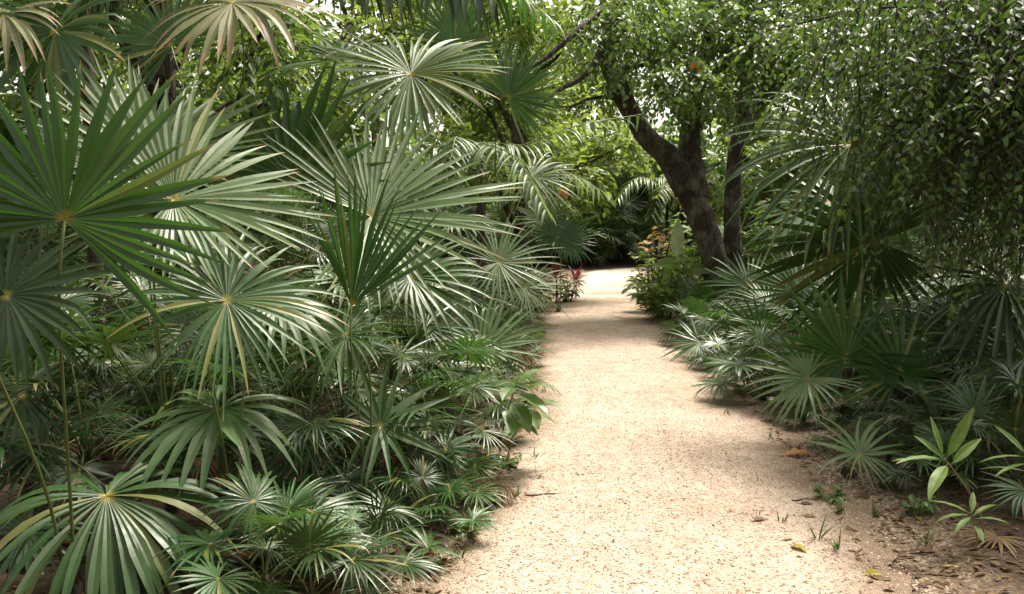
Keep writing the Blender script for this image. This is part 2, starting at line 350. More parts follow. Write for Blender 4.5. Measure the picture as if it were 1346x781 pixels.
# ------------------------------------------------------------------ leaf builders
def leaves(buf, pos, d, n, L, W, r, mat=0, fold=0.25, curl=0.12, wl=(1.0, 0.85)):
    pos, d, n = np.asarray(pos, float), nrm(d), np.asarray(n, float)
    N = len(pos); s = nrm(np.cross(d, n)); n = np.cross(s, d)
    L = np.broadcast_to(L, (N,))[:, None]; W = np.broadcast_to(W, (N,))[:, None]
    def P(u, v):  # u along, v across -1..1
        return pos + d * (L * u) + s * (W * 0.5 * v) + n * (fold * W * 0.5 * abs(v) - curl * L * u * u)
    V = np.stack([P(0, 0), P(.3, -wl[0]), P(.3, 0), P(.3, wl[0]), P(.66, -wl[1]), P(.66, 0), P(.66, wl[1]), P(1, 0)], 1)
    tri = np.array([[0, 2, 1], [0, 3, 2], [4, 5, 7], [5, 6, 7]]); quad = np.array([[1, 2, 5, 4], [2, 3, 6, 5]])
    o = np.arange(N)[:, None, None] * 8
    t = np.tile([0, .3, .3, .3, .66, .66, .66, 1.0], N)
    buf.add(V, [(o + tri).reshape(-1, 3), (o + quad).reshape(-1, 4)], t, np.repeat(np.broadcast_to(r, (N,)), 8), mat, False)

def big_leaf(buf, pos, d, n, L, W, r, rng, mat=0, sag=0.4, fold=0.25, rows=9, ripple=0.0, peak=0.42):
    """one larger blade: two half strips that meet in a crisp midrib, edge rippled"""
    d = nrm(d); n = np.asarray(n, float); s = nrm(np.cross(d, n)); n = np.cross(s, d)
    u = np.linspace(0, 1, rows); c = [np.asarray(pos, float)]
    for k in range(1, rows):
        dd = nrm(d + np.array([0, 0, -1]) * sag * u[k] ** 1.4); c.append(c[-1] + dd * L / (rows - 1))
    c = np.array(c); hw = W * 0.5 * (np.sin(np.pi * u ** (math.log(0.5) / math.log(peak)))) ** 0.8
    hw[0] = W * 0.02; hw[-1] = 0
    for sg in (-1, 1):
        ph = rng.uniform(0, 6.28)
        rip = ripple * hw * np.sin(u * 22 + ph)
        e1 = c + s * (hw * 0.55 * sg)[:, None] + n * (fold * hw * 0.62 + rip * 0.3)[:, None]
        e2 = c + s * (hw * sg)[:, None] + n * (fold * hw * 0.9 + rip)[:, None]
        V = np.stack([c, e1, e2], 1)
        i = np.arange(rows - 1)[:, None] * 3; j = np.arange(2)[None]
        f = np.stack([i + j, i + j + 1, i + 3 + j + 1, i + 3 + j], -1).reshape(-1, 4)
        if sg > 0: f = f[:, ::-1]
        buf.add(V, [f[:, ::-1]], np.repeat(u, 3), r, mat, True)
    return c

TROW = np.array([0.0, 0.08, 0.2, 0.33, 0.45, 0.56, 0.67, 0.78, 0.87, 0.95, 1.0])
def frond_buf(R=0.5, nseg=34, span=330, fused=0.42, cone=0.0, sag=0.3, g=(0, 0, -1), fold=0.2, seed=0, back=0.3, kink=0.08, wide=1.25, gap=.02, mat=0, jit=1.0):
    """palmate fan blade: hub at the origin, centre segment along +Y, upper face +Z, each segment a V-folded strip"""
    rng = np.random.default_rng(seed); g = np.asarray(g, float); buf = Buf()
    dl = R_(span) / nseg
    cs = 0.5 * span * math.pi / 180
    wob = rng.uniform(0, 6.28); vee = rng.uniform(-.12, .32); w2 = rng.uniform(0, 6.28)
    for i in range(nseg):
        phi = -cs + dl * (i + 0.5)
        a = abs(phi) / math.pi
        if rng.random() < gap * .5: continue
        Ls = R * (1 - back * a ** 1.5) * (1 + rng.normal(0, 0.075 * jit))
        fu = fused * (1 - 0.25 * a) * (1 + rng.normal(0, 0.06))
        el = cone + vee * abs(math.sin(phi)) + 0.12 * math.sin(2 * phi + wob) + rng.normal(0, 0.05 * jit)
        d0 = np.array([math.sin(phi) * math.cos(el), math.cos(phi) * math.cos(el), math.sin(el)])
        sg = sag * (1 + rng.normal(0, 0.28 * jit)); kk = rng.random() < kink; kt = rng.uniform(0.6, 0.85)
        side_b = dl * (rng.normal(0, 0.75 * jit) + .5 * math.sin(i * 1.1 + w2))
        tw = rng.normal(0, 0.22 * jit)
        lat0 = np.array([math.cos(phi), -math.sin(phi), 0.0])
        p = np.zeros(3); P = [p]
        D = [d0]
        for k in range(1, len(TROW)):
            tm = 0.5 * (TROW[k] + TROW[k - 1])
            dd = d0 + g * sg * tm ** 1.6 + lat0 * side_b * max(0, (tm - fu) / (1 - fu)) ** .6
            if kk: dd = dd + g * 1.2 * min(1.0, max(0.0, (tm - kt) / 0.12))
            dd = dd / np.linalg.norm(dd); D.append(dd)
            p = p + dd * Ls * (TROW[k] - TROW[k - 1]); P.append(p)
        P = np.array(P); D = np.array(D)
        lat = nrm(lat0 - D * (D @ lat0)[:, None]); nn = np.cross(lat, D)
        free = np.clip((TROW - fu) / (1 - fu), 0, 1)
        tw_ = tw * free
        lat2 = lat * np.cos(tw_)[:, None] + nn * np.sin(tw_)[:, None]; nn2 = np.cross(lat2, D)
        r_f = fu * Ls; hwf = r_f * math.tan(dl / 2) * wide
        hw = np.where(TROW <= fu, TROW * Ls * math.tan(dl / 2) * (1 + 0.04), hwf * (1 + 0.3 * free) * np.maximum(0, 1 - free ** 1.12) ** 0.92)
        hw[0] = 0.004 * R
        fo = fold * (1 - 0.3 * free)
        rr = rng.random()
        Lf = P - lat2 * hw[:, None] + nn2 * (hw * fo * 1.3)[:, None]
        Rt = P + lat2 * hw[:, None] + nn2 * (hw * fo * 1.3)[:, None]
        n = len(TROW); i0 = np.arange(n - 1) * 2
        f = np.stack([i0, i0 + 1, i0 + 3, i0 + 2], -1)
        buf.add(np.stack([Lf, P], 1), [f], np.repeat(TROW, 2), rr, mat, True)
        buf.add(np.stack([P, Rt], 1), [f], np.repeat(TROW, 2), rr, mat, True)
    return buf

def orient(hub, normal, axis):
    z = nrm(normal); y = np.asarray(axis, float); y = nrm(y - z * (y @ z)); x = np.cross(y, z)
    Mx = np.eye(4); Mx[:3, 0], Mx[:3, 1], Mx[:3, 2], Mx[:3, 3] = x, y, z, hub
    return Mx

def petiole_pts(base, hub, axis, k=0.35):
    base, hub = np.asarray(base, float), np.asarray(hub, float)
    L = np.linalg.norm(hub - base); h = hub[2] - base[2]
    c1 = base + np.array([(hub - base)[0] * 0.15, (hub - base)[1] * 0.15, max(0.25 * L, h * 0.55)])
    c2 = hub - nrm(nrm(axis) * 0.75 + UP * 0.5) * L * k * 0.6
    u = np.linspace(0, 1, 9)[:, None]
    return (1 - u) ** 3 * base + 3 * u * (1 - u) ** 2 * c1 + 3 * u * u * (1 - u) * c2 + u ** 3 * hub

def frond_object(parent, ploc, hub, normal, axis, R, mat, base, seed, pmat='petiole', **kw):
    """a frond (blade, origin at its hub) with its petiole as a sub-part; parent sits at ploc"""
    Mx = orient(hub, normal, axis)
    g = Mx[:3, :3].T @ np.array([0, 0, -1.0])
    o = frond_buf(R=R, g=g, seed=seed, **kw).build('frond', M[mat], parent)
    L = Mx.copy(); L[:3, 3] -= ploc
    o.matrix_local = Matrix(L.tolist())
    b = Buf(); pts = petiole_pts(base, np.asarray(hub) , Mx[:3, 1])
    inv = np.linalg.inv(Mx); pts = pts @ inv[:3, :3].T + inv[:3, 3]
    tube(b, pts, np.linspace(0.0065, 0.0038, 9), 6, 12)
    b.build('petiole', M[pmat], o)
    return o

def crown_stem(parent, h, r, seed):
    rng = np.random.default_rng(seed); b = Buf()
    tube(b, [(0, 0, -0.06), (rng.normal(0, .01), rng.normal(0, .01), h * 0.5), (rng.normal(0, .02), rng.normal(0, .02), h)], [r * 1.25, r, r * 0.7], 9, 12, bump=0.12, rng=rng)
    return b.build('stem', M['stem'], parent)

# ------------------------------------------------------------------ hero fan palms (fronds placed where the photograph shows them)
def hero(label, base_px, base_Y, fronds, group, seed, name='fan_palm', stem=0.10):
    x = gx(base_px, base_Y); z = float(ground_z(x, base_Y))
    loc = np.array([x, base_Y, z]); root = empty(name, loc)
    tag(root, label, 'palm', group)
    if stem: crown_stem(root, stem, 0.035, seed)
    for k, f in enumerate(fronds):
        f = dict(f); hub = at(*f.pop('p'), f['d']); d = f.pop('d'); R = f.pop('r') * d / F
        a = R_(f.pop('a')); axis = np.array([math.cos(a), 0.0001, math.sin(a)])
        mat = f.pop('m'); nn = f.pop('n')
        jj = 0.02 * np.array([math.cos(k * 2.1 + seed), math.sin(k * 2.1 + seed), 0])
        frond_object(root, loc, hub, nn, axis, R, mat, loc + jj + np.array([0, 0, stem * 0.6]), seed * 31 + k, **f)
    return root

LG, RG = 'fan palms left of the path', 'fan palms right of the path'
hero('fan palm whose big deep green fan stands upright at the left edge', 70, 3.0, [
    dict(p=(85, 288), d=2.6, r=218, a=72, n=(.10, -1, -.02), nseg=27, span=250, fused=.42, sag=.08, m='deep', fold=.4, back=.12, kink=0),
    dict(p=(8, 388), d=2.6, r=150, a=340, n=(.15, -.9, .3), nseg=26, span=300, fused=.4, sag=.5, m='thick'),
], LG, 1)
hero('fan palm with broad silvery fans behind the deep green fan', 215, 3.9, [
    dict(p=(228, 262), d=3.3, r=200, a=55, n=(.3, -.72, .63), nseg=52, span=340, fused=.5, sag=.22, m='pale', wide=1.2),
    dict(p=(192, 215), d=3.9, r=175, a=80, n=(.25, -.75, .6), nseg=44, span=280, fused=.45, sag=.15, m='pale'),
], LG, 2)
hero('fan palm with a yellow eyed glossy fan leaning right of the deep green fan', 300, 3.5, [
    dict(p=(298, 395), d=3.0, r=152, a=38, n=(.25, -.75, .6), nseg=46, span=345, fused=.36, sag=.75, m='mid', back=.05, wide=1.3),
    dict(p=(366, 402), d=3.7, r=125, a=300, n=(.25, -.32, .92), nseg=22, span=300, fused=.3, sag=1.6, m='mid'),
], LG, 3)
hero('low fan palm with one big umbrella fan in the bottom left corner', 150, 3.55, [
    dict(p=(140, 652), d=3.2, r=235, a=276, n=(.14, -.36, .93), nseg=50, span=345, fused=.46, cone=-.1, sag=1.7, m='mid', pmat='petiole_tan', back=.5, fold=.16),
    dict(p=(60, 585), d=3.6, r=120, a=170, n=(-.2, -.5, .86), nseg=28, span=320, fused=.35, sag=.6, m='deep'),
], LG, 4)
hero('fan palm drooping a long fingered fan above the umbrella fan', 300, 4.1, [
    dict(p=(287, 538), d=3.65, r=160, a=268, n=(0, -.3, .95), nseg=26, span=330, fused=.33, cone=0, sag=1.6, wide=1.5, m='pale'),
    dict(p=(400, 640), d=3.9, r=95, a=310, n=(.1, -.7, .6), nseg=24, span=330, fused=.25, sag=.5, m='deep'),
], LG, 5)
hero('young fan palm with a star shaped fan of few thin fingers', 490, 4.3, [
    dict(p=(500, 560), d=4.0, r=108, a=55, n=(.1, -.78, .6), nseg=17, span=352, fused=.2, sag=.22, m='mid', wide=1.8),
    dict(p=(585, 590), d=4.4, r=75, a=330, n=(.1, -.6, .7), nseg=18, span=300, fused=.25, sag=.8, m='mid'),
], LG, 6)
hero('young fan palm with a round drooping fan at the bottom left of the path', 500, 4.0, [
    dict(p=(513, 700), d=3.75, r=120, a=272, n=(.1, -.7, .67), nseg=25, span=350, fused=.22, sag=.7, m='mid', wide=1.6),
    dict(p=(440, 715), d=4.0, r=85, a=230, n=(-.1, -.7, .7), nseg=24, span=330, fused=.25, sag=.5, m='deep'),
], LG, 7)
hero('dim fan palm sprawling between the umbrella fan and the round drooping fan', 390, 3.85, [
    dict(p=(398, 668), d=3.72, r=108, a=282, n=(.1, -.5, .85), nseg=26, span=335, fused=.3, sag=1.0, m='thick'),
    dict(p=(332, 700), d=3.5, r=105, a=262, n=(-.05, -.5, .85), nseg=28, span=335, fused=.3, sag=1.0, m='thick'),
    dict(p=(438, 742), d=3.42, r=92, a=285, n=(.1, -.55, .8), nseg=24, span=340, fused=.25, sag=.8, m='deep'),
    dict(p=(370, 752), d=3.3, r=90, a=265, n=(0, -.5, .85), nseg=24, span=340, fused=.3, sag=.8, m='thick'),
], LG, 17, stem=0.05)
hero('dim fan palm low in the shade under the star shaped fan', 470, 4.25, [
    dict(p=(452, 632), d=4.0, r=95, a=262, n=(0, -.6, .78), nseg=24, span=340, fused=.25, sag=.7, m='thick'),
    dict(p=(410, 590), d=4.1, r=100, a=200, n=(-.1, -.6, .78), nseg=26, span=330, fused=.3, sag=.7, m='deep'),
    dict(p=(566, 648), d=4.05, r=78, a=300, n=(.1, -.6, .75), nseg=22, span=330, fused=.25, sag=.8, m='mid'),
], LG, 18, stem=0.05)
hero('dim fan palm filling the corner left of the umbrella fan', 40, 3.6, [
    dict(p=(35, 700), d=3.3, r=120, a=262, n=(0, -.5, .85), nseg=26, span=335, fused=.3, sag=1.0, m='thick'),
    dict(p=(255, 735), d=3.25, r=100, a=275, n=(.05, -.5, .85), nseg=26, span=335, fused=.3, sag=.9, m='thick'),
    dict(p=(30, 520), d=3.6, r=120, a=230, n=(0, -.6, .75), nseg=28, span=330, fused=.3, sag=.7, m='deep'),
], LG, 19, stem=0.05)
hero('tall fan palm with a round silvery fan high above the thicket', 520, 6.0, [
    dict(p=(540, 97), d=5.5, r=122, a=275, n=(.05, -.72, .68), nseg=60, span=352, fused=.52, sag=.45, m='pale', back=.05, fold=.15),
    dict(p=(450, 80), d=6.0, r=110, a=170, n=(-.1, -.3, .92), nseg=34, span=330, fused=.5, sag=.4, m='deep'),
    dict(p=(600, 60), d=6.2, r=85, a=80, n=(.2, -.9, .1), nseg=28, span=220, fused=.4, sag=.1, m='deep'),
], LG, 8, stem=0.5)
hero('fan palm with a sweeping pale fan in the middle of the thicket', 450, 4.7, [
    dict(p=(488, 284), d=4.4, r=200, a=32, n=(.12, -.74, .65), nseg=50, span=290, fused=.42, sag=.2, m='pale', kink=.05),
    dict(p=(385, 238), d=4.7, r=150, a=82, n=(0, -1, .1), nseg=22, span=210, fused=.42, sag=.06, m='deep', fold=.45),
    dict(p=(540, 365), d=4.6, r=110, a=325, n=(.1, -.6, .75), nseg=30, span=320, fused=.35, sag=.7, m='mid'),
], LG, 9, stem=0.3)
hero('fan palm with a narrow folded bright green fan standing upright', 480, 4.0, [
    dict(p=(462, 402), d=3.7, r=178, a=72, n=(.5, -.8, .1), nseg=20, span=95, fused=.42, sag=.08, m='deep', fold=.6),
    dict(p=(455, 440), d=3.9, r=110, a=200, n=(-.2, -.5, .8), nseg=26, span=320, fused=.35, sag=.7, m='mid'),
], LG, 10)
hero('fan palm with a drying straw tipped fan hanging at the top left', 300, 4.8, [
    dict(p=(305, 4), d=4.3, r=140, a=270, n=(0, -.55, .83), nseg=32, span=345, fused=.4, sag=1.1, m='dry', back=.1),
    dict(p=(225, 60), d=4.8, r=110, a=120, n=(-.1, -.9, .3), nseg=30, span=260, fused=.4, sag=.2, m='deep'),
], LG, 11, stem=0.5)
hero('fan palm with dark fans and dead tips in the top left corner', 30, 4.4, [
    dict(p=(72, 42), d=4.0, r=125, a=275, n=(0, -.85, .4), nseg=30, span=330, fused=.42, sag=.7, m='deep', kink=.4),
    dict(p=(5, 20), d=4.0, r=110, a=250, n=(0, -.6, .7), nseg=26, span=330, fused=.4, sag=1.3, m='dry'),
], LG, 12, stem=0.5)
hero('fan palm with a pale starburst fan touching the left path edge', 610, 6.9, [
    dict(p=(637, 457), d=6.5, r=92, a=18, n=(.1, -.8, .6), nseg=27, span=335, fused=.22, sag=.25, m='pale', back=.1, wide=1.5),
    dict(p=(592, 486), d=5.9, r=72, a=320, n=(.1, -.5, .85), nseg=20, span=320, fused=.25, sag=1.0, m='mid'),
    dict(p=(560, 430), d=6.2, r=100, a=230, n=(-.1, -.6, .75), nseg=28, span=320, fused=.3, sag=.6, m='deep'),
], LG, 13)
hero('fan palm with thin rayed grey green fans beside the middle of the path', 640, 9.2, [
    dict(p=(655, 345), d=8.5, r=88, a=15, n=(.2, -.8, .55), nseg=40, span=340, fused=.25, sag=.3, m='pale'),
    dict(p=(690, 378), d=9.0, r=62, a=350, n=(.2, -.8, .55), nseg=34, span=330, fused=.22, sag=.4, m='pale'),
    dict(p=(615, 385), d=8.6, r=85, a=240, n=(0, -.8, .55), nseg=36, span=330, fused=.3, sag=.5, m='mid'),
], LG, 14)
hero('tall fan palm with backlit fans left of the forked tree', 665, 9.5, [
    dict(p=(668, 128), d=8.0, r=84, a=42, n=(.1, -.95, .1), nseg=30, span=240, fused=.42, sag=.06, m='deep', fold=.4),
    dict(p=(700, 232), d=9.2, r=75, a=30, n=(.1, -.7, .7), nseg=34, span=320, fused=.3, sag=.5, m='pale'),
], LG, 15, stem=0.8)
hero('round dark fan palm in front of the dim far thicket', 735, 13.6, [
    dict(p=(733, 312), d=13, r=46, a=60, n=(.1, -.95, .3), nseg=34, span=345, fused=.5, sag=.1, m='deep'),
    dict(p=(752, 318), d=13.2, r=36, a=330, n=(.3, -.8, .5), nseg=34, span=330, fused=.4, sag=.3, m='mid'),
    dict(p=(712, 290), d=13.2, r=45, a=110, n=(0, -.8, .5), nseg=34, span=330, fused=.4, sag=.3, m='pale'),
], LG, 16)
# right of the path
hero('small fan palm with a starry fan alone at the right path edge', 1128, 4.75, [
    dict(p=(1130, 598), d=4.6, r=82, a=80, n=(.05, -.62, .78), nseg=20, span=350, fused=.2, sag=.45, m='pale', wide=1.3),
    dict(p=(1100, 655), d=4.7, r=40, a=200, n=(-.1, -.7, .7), nseg=12, span=330, fused=.2, sag=.5, m='mid'),
], RG, 21, stem=0.04)
hero('fan palm with a flat dark green fan facing the path bend', 1120, 5.95, [
    dict(p=(1112, 470), d=5.7, r=115, a=100, n=(-.1, -1, .15), nseg=34, span=310, fused=.45, sag=.08, m='deep', fold=.4),
    dict(p=(1062, 497), d=5.6, r=88, a=200, n=(-.3, -.7, .65), nseg=28, span=310, fused=.3, sag=.4, m='pale'),
], RG, 22)
hero('fan palm with upright V shaped fans behind the small starry palm', 1185, 5.85, [
    dict(p=(1182, 490), d=5.6, r=108, a=90, n=(-.05, -.9, .3), nseg=26, span=320, fused=.28, sag=.12, m='mid', fold=.45),
    dict(p=(1245, 500), d=6.0, r=95, a=40, n=(.1, -.8, .5), nseg=28, span=320, fused=.35, sag=.4, m='deep'),
    dict(p=(1235, 548), d=5.5, r=72, a=200, n=(-.2, -.5, .85), nseg=22, span=320, fused=.3, sag=.7, m='mid'),
], RG, 23)
hero('low spreading fan palm on the right bank of the bend', 958, 8.6, [
    dict(p=(957, 478), d=8.3, r=64, a=180, n=(0, -.6, .8), nseg=26, span=345, fused=.3, sag=.4, m='mid'),
    dict(p=(1000, 445), d=8.6, r=72, a=120, n=(-.1, -.9, .4), nseg=30, span=330, fused=.35, sag=.2, m='deep'),
    dict(p=(920, 450), d=8.8, r=55, a=190, n=(-.1, -.7, .7), nseg=28, span=330, fused=.3, sag=.4, m='mid'),
], RG, 24)
hero('tall fan palm trailing long pale fingers in front of the second trunk', 1140, 8.0, [
    dict(p=(1118, 190), d=7.0, r=195, a=180, n=(-.3, -.75, .55), nseg=34, span=230, fused=.34, sag=1.05, m='mid', back=.15, wide=1.0),
    dict(p=(1150, 318), d=7.4, r=170, a=185, n=(-.05, -.85, -.3), nseg=42, span=320, fused=.42, sag=.25, m='thick'),
    dict(p=(1090, 265), d=7.6, r=120, a=215, n=(-.2, -.5, .8), nseg=34, span=310, fused=.35, sag=.8, m='mid'),
    dict(p=(1210, 250), d=8.0, r=130, a=60, n=(.1, -.9, .2), nseg=34, span=300, fused=.4, sag=.3, m='thick'),
], RG, 25, stem=0.6)
hero('dark fan palm drooping long fingers at the right edge', 1340, 6.0, [
    dict(p=(1322, 375), d=5.5, r=140, a=255, n=(0, -.6, .75), nseg=32, span=320, fused=.35, sag=1.2, m='thick'),
    dict(p=(1350, 470), d=5.3, r=125, a=190, n=(-.1, -.5, .85), nseg=30, span=320, fused=.35, sag=.6, m='mid'),
    dict(p=(1275, 440), d=5.8, r=100, a=150, n=(-.1, -.7, .5), nseg=30, span=320, fused=.35, sag=.5, m='thick'),
], RG, 26)
hero('fan palm with grey green fans below the forked tree', 1040, 9.6, [
    dict(p=(1050, 385), d=9.0, r=78, a=110, n=(-.1, -.85, .4), nseg=34, span=330, fused=.35, sag=.3, m='mid'),
    dict(p=(1010, 400), d=9.2, r=70, a=200, n=(-.2, -.7, .6), nseg=34, span=320, fused=.3, sag=.5, m='pale'),
    dict(p=(985, 375), d=9.6, r=66, a=150, n=(-.2, -.8, .4), nseg=32, span=320, fused=.3, sag=.3, m='mid'),
    dict(p=(1090, 420), d=8.8, r=80, a=40, n=(.1, -.8, .5), nseg=32, span=320, fused=.35, sag=.4, m='deep'),
], RG, 27)

# ------------------------------------------------------------------ filler fan palms: prototypes copied as whole plants
LIB = []
for k in range(12):
    rng = np.random.default_rng(100 + k)
    mat = ['deep', 'mid', 'deep', 'mid', 'thick', 'deep', 'mid', 'deep', 'thick', 'deep', 'mid', 'thick'][k]
    bf = frond_buf(R=0.5, nseg=int(rng.integers(24, 40)), span=rng.uniform(300, 350), fused=rng.uniform(.28, .46), cone=rng.uniform(-.1, .25),
                   sag=rng.uniform(.35, .95), g=(0, -.15, -1), fold=rng.uniform(.14, .3), seed=200 + k, gap=.05)
    LIB.append((mat, bf, bf.mesh('frond', M[mat])))
bf = frond_buf(R=0.5, nseg=22, span=300, fused=.25, cone=-.3, sag=2.2, g=(0, .1, -1), fold=.7, seed=333, gap=.2, wide=.9)
LIB.append(('dead', bf, bf.mesh('frond', M['dead'])))

def proto_specs(seed, n, plen, Rr, inc0, inc1):
    rng = np.random.default_rng(seed); out = []
    for k in range(n):
        az = k * 2.39996 + rng.normal(0, .25); inc = R_(inc0 + (inc1 - inc0) * (k / max(1, n - 1)) ** 0.8 + rng.normal(0, 5))
        ln = plen * rng.uniform(.75, 1.15); rad = np.array([math.cos(az), math.sin(az), 0])
        hub = rad * math.sin(inc) * ln + UP * (math.cos(inc) * ln + 0.1)
        i2 = min(inc + R_(rng.uniform(15, 45)), R_(125))
        axis = rad * math.sin(i2) + UP * math.cos(i2); nn = -rad * math.cos(i2) + UP * math.sin(i2)
        nn = nrm(nn + rng.normal(0, .15, 3))
        out.append((hub, nn, axis, rng.uniform(*Rr), int(rng.integers(12)) if (k < n - 2 or plen < .6) else 12))
    return out

PROTO = {}
def proto_palm(key, seed, n, plen, Rr, inc0=6, inc1=78, stem=0.15):
    root = empty('fan_palm', (0, 0, 0))
    crown_stem(root, max(stem, .1), 0.04, seed)
    for hub, nn, axis, R, li in proto_specs(seed, n, plen, Rr, inc0, inc1):
        hub = hub + UP * (stem - .1)
        Mx = orient(hub, nn, axis); s = R / 0.5
        o = bpy.data.objects.new('frond', LIB[li][2]); COL.objects.link(o); o.parent = root
        Ms = Mx.copy(); Ms[:3, :3] *= s; o.matrix_local = Matrix(Ms.tolist())
        b = Buf(); pts = petiole_pts((0, 0, stem * .6), hub, Mx[:3, 1]); inv = np.linalg.inv(Ms)
        pts = pts @ inv[:3, :3].T + inv[:3, 3]
        tube(b, pts, np.linspace(0.0065, 0.0038, 9) / s, 6, 9)
        b.build('petiole', M['petiole'], o)
    PROTO[key] = [root, False]
def dup_tree(o, parent=None):
    c = o.copy(); COL.objects.link(c)
    if parent is not None:
        c.parent = parent; c.matrix_parent_inverse = o.matrix_parent_inverse.copy()
    for ch in list(KIDS.get(o.name, ())): dup_tree(ch, c)
    return c
KIDS = {}
def index_kids():
    KIDS.clear()
    for o in bpy.data.objects:
        if o.parent is not None: KIDS.setdefault(o.parent.name, []).append(o)
def place(key, x, y, rz, s, label, group, cat='palm', tilt=0.0):
    p = PROTO[key]
    if not p[1]: o = p[0]; p[1] = True
    else: o = dup_tree(p[0])
    o.location = (x, y, float(ground_z(x, y))); o.rotation_euler = (tilt, 0, rz); o.scale = (s, s, s)
    tag(o, label, cat, group)
    return o
for k in range(4): proto_palm('low%d' % k, 300 + k, 9, 0.42, (.24, .36), 12, 82, .06)
for k in range(4): proto_palm('medium%d' % k, 320 + k, 13, 0.95, (.28, .44), 6, 92, .12)
for k in range(4): proto_palm('tall%d' % k, 340 + k, 14, 1.35, (.34, .50), 4, 105, .7)

def far_palm(key, seed, n, plen, Rr, stem):
    b = Buf()
    for hub, nn, axis, R, li in proto_specs(seed, n, plen, Rr, 5, 95):
        hub = hub + UP * stem; Mx = orient(hub, nn, axis); Ms = Mx.copy(); Ms[:3, :3] *= R / .5
        b.addbuf(LIB[li][1], Ms, {'deep': 0, 'mid': 1, 'thick': 2, 'dead': 2}[LIB[li][0]])
        tube(b, petiole_pts((0, 0, stem), hub, Mx[:3, 1]), np.linspace(.008, .005, 9), 4, 6, mat=3)
    tube(b, [(0, 0, -.1), (0, 0, stem * .5), (0, 0, stem + .05)], [.06, .055, .05], 8, 6, mat=4)
    o = b.build('fan_palm', [M['deep'], M['mid'], M['thick'], M['petiole'], M['stem']])
    PROTO[key] = [o, False]
for k in range(3): far_palm('far%d' % k, 360 + k, 16, 1.0, (.45, .6), 0.4)
for k in range(2): far_palm('fartall%d' % k, 370 + k, 20, 1.2, (.5, .7), 1.8)
index_kids()

ORD = ['first', 'second', 'third', 'fourth', 'fifth', 'sixth', 'seventh', 'eighth', 'ninth', 'tenth', 'eleventh', 'twelfth', 'thirteenth',
       'fourteenth', 'fifteenth', 'sixteenth', 'seventeenth', 'eighteenth', 'nineteenth', 'twentieth']
rng = np.random.default_rng(77)
# low palms fringing both edges of the path
y = 4.6; k = 0
while y < 13:
    place('low%d' % (k % 4), float(xl(y)) - rng.uniform(.28, .5), y, rng.uniform(0, 6.28), rng.uniform(.75, 1.05),
          'knee high fan palm fringing the left path edge, %s counted away from the viewer' % ORD[k], 'low fan palms fringing the left path edge')
    y += rng.uniform(.6, .95); k += 1
y = 6.9; k = 0
while y < 15.5:
    place('low%d' % ((k + 2) % 4), float(xr(y)) + rng.uniform(.12, .34), y, rng.uniform(0, 6.28), rng.uniform(.75, 1.05),
          'knee high fan palm fringing the right path edge, %s counted away from the viewer' % ORD[k], 'low fan palms fringing the right path edge')
    y += rng.uniform(.6, .95); k += 1
def poisson(n, xf, y0, y1, dist, rng, pts):
    out = []
    for _ in range(n * 40):
        if len(out) >= n: break
        y = rng.uniform(y0, y1); a, b = xf(y)
        if b <= a: continue
        x = rng.uniform(a, b)
        if all((x - p[0]) ** 2 + (y - p[1]) ** 2 > dist ** 2 for p in pts):
            pts.append((x, y)); out.append((x, y))
    return out
for k, (x, y) in enumerate(poisson(12, lambda y: (-.60 * y - .1, xl(y) - .75), 5.2, 7.4, .6, rng, [])):
    place('low%d' % (k % 4), x, y, rng.uniform(0, 6.28), rng.uniform(.8, 1.15), 'knee high fan palm in the deep shade under the left thicket', 'shaded low fan palms under the left thicket')
for k, (x, y) in enumerate(poisson(18, lambda y: (xr(y) + .75, .62 * y + .2), 6.9, 10.0, .45, rng, [])):
    place('low%d' % ((k + 1) % 4), x, y, rng.uniform(0, 6.28), rng.uniform(.8, 1.2), 'knee high fan palm in the shade under the right canopy', 'shaded low fan palms under the right canopy')
for k, (px, Y, sc) in enumerate([(395, 4.3, .8), (215, 4.2, .85), (450, 4.6, .8), (575, 4.75, .6), (20, 4.1, .85), (100, 4.4, .9), (320, 4.35, .85)]):
    place('medium%d' % (k % 4), gx(px, Y), Y, k * 1.3, sc, 'young fan palm in dark shade between the front fans at the bottom left', 'young shaded palms at the bottom left')
for k, (px, Y, sc) in enumerate([(1295, 5.5, .9), (1350, 5.0, 1.0), (1250, 6.3, .9), (1335, 6.2, 1.1), (1215, 7.1, .9), (1400, 5.6, 1.1), (1085, 6.1, .55), (1150, 5.75, .5), (1040, 6.6, .75), (1215, 5.35, .55), (1255, 5.0, .7), (1300, 4.55, .7), (1350, 4.3, .75), (1180, 6.3, .8), (1012, 7.0, .7), (1062, 6.05, .5), (1110, 5.35, .42), (1178, 4.95, .5), (1250, 4.45, .5)]):
    place('low%d' % (k % 4), gx(px, Y), Y, k * 1.9, sc, 'young fan palm in dark shade at the lower right edge', 'young shaded palms at the lower right')
for k, (px, Y, sc) in enumerate([(482, 3.3, .62), (552, 3.9, .6), (335, 3.1, .66), (605, 4.25, .6), (400, 3.05, .6)]):
    place('low%d' % (k % 4), gx(px, Y), Y, k * 1.1 + .4, sc, 'ankle high fan palm covering the soil at the bottom edge of the view', 'ankle high palms at the bottom edge')
pts = []
for k, (x, y) in enumerate(poisson(16, lambda y: (-.66 * y - .4, xl(y) - 1.0), 4.9, 8.0, .62, rng, pts)):
    place('medium%d' % (k % 4), x, y, rng.uniform(0, 6.28), rng.uniform(.75, 1.0), 'shaded waist high fan palm packed behind the front fans left of the path', 'shaded fan palms filling the left thicket')
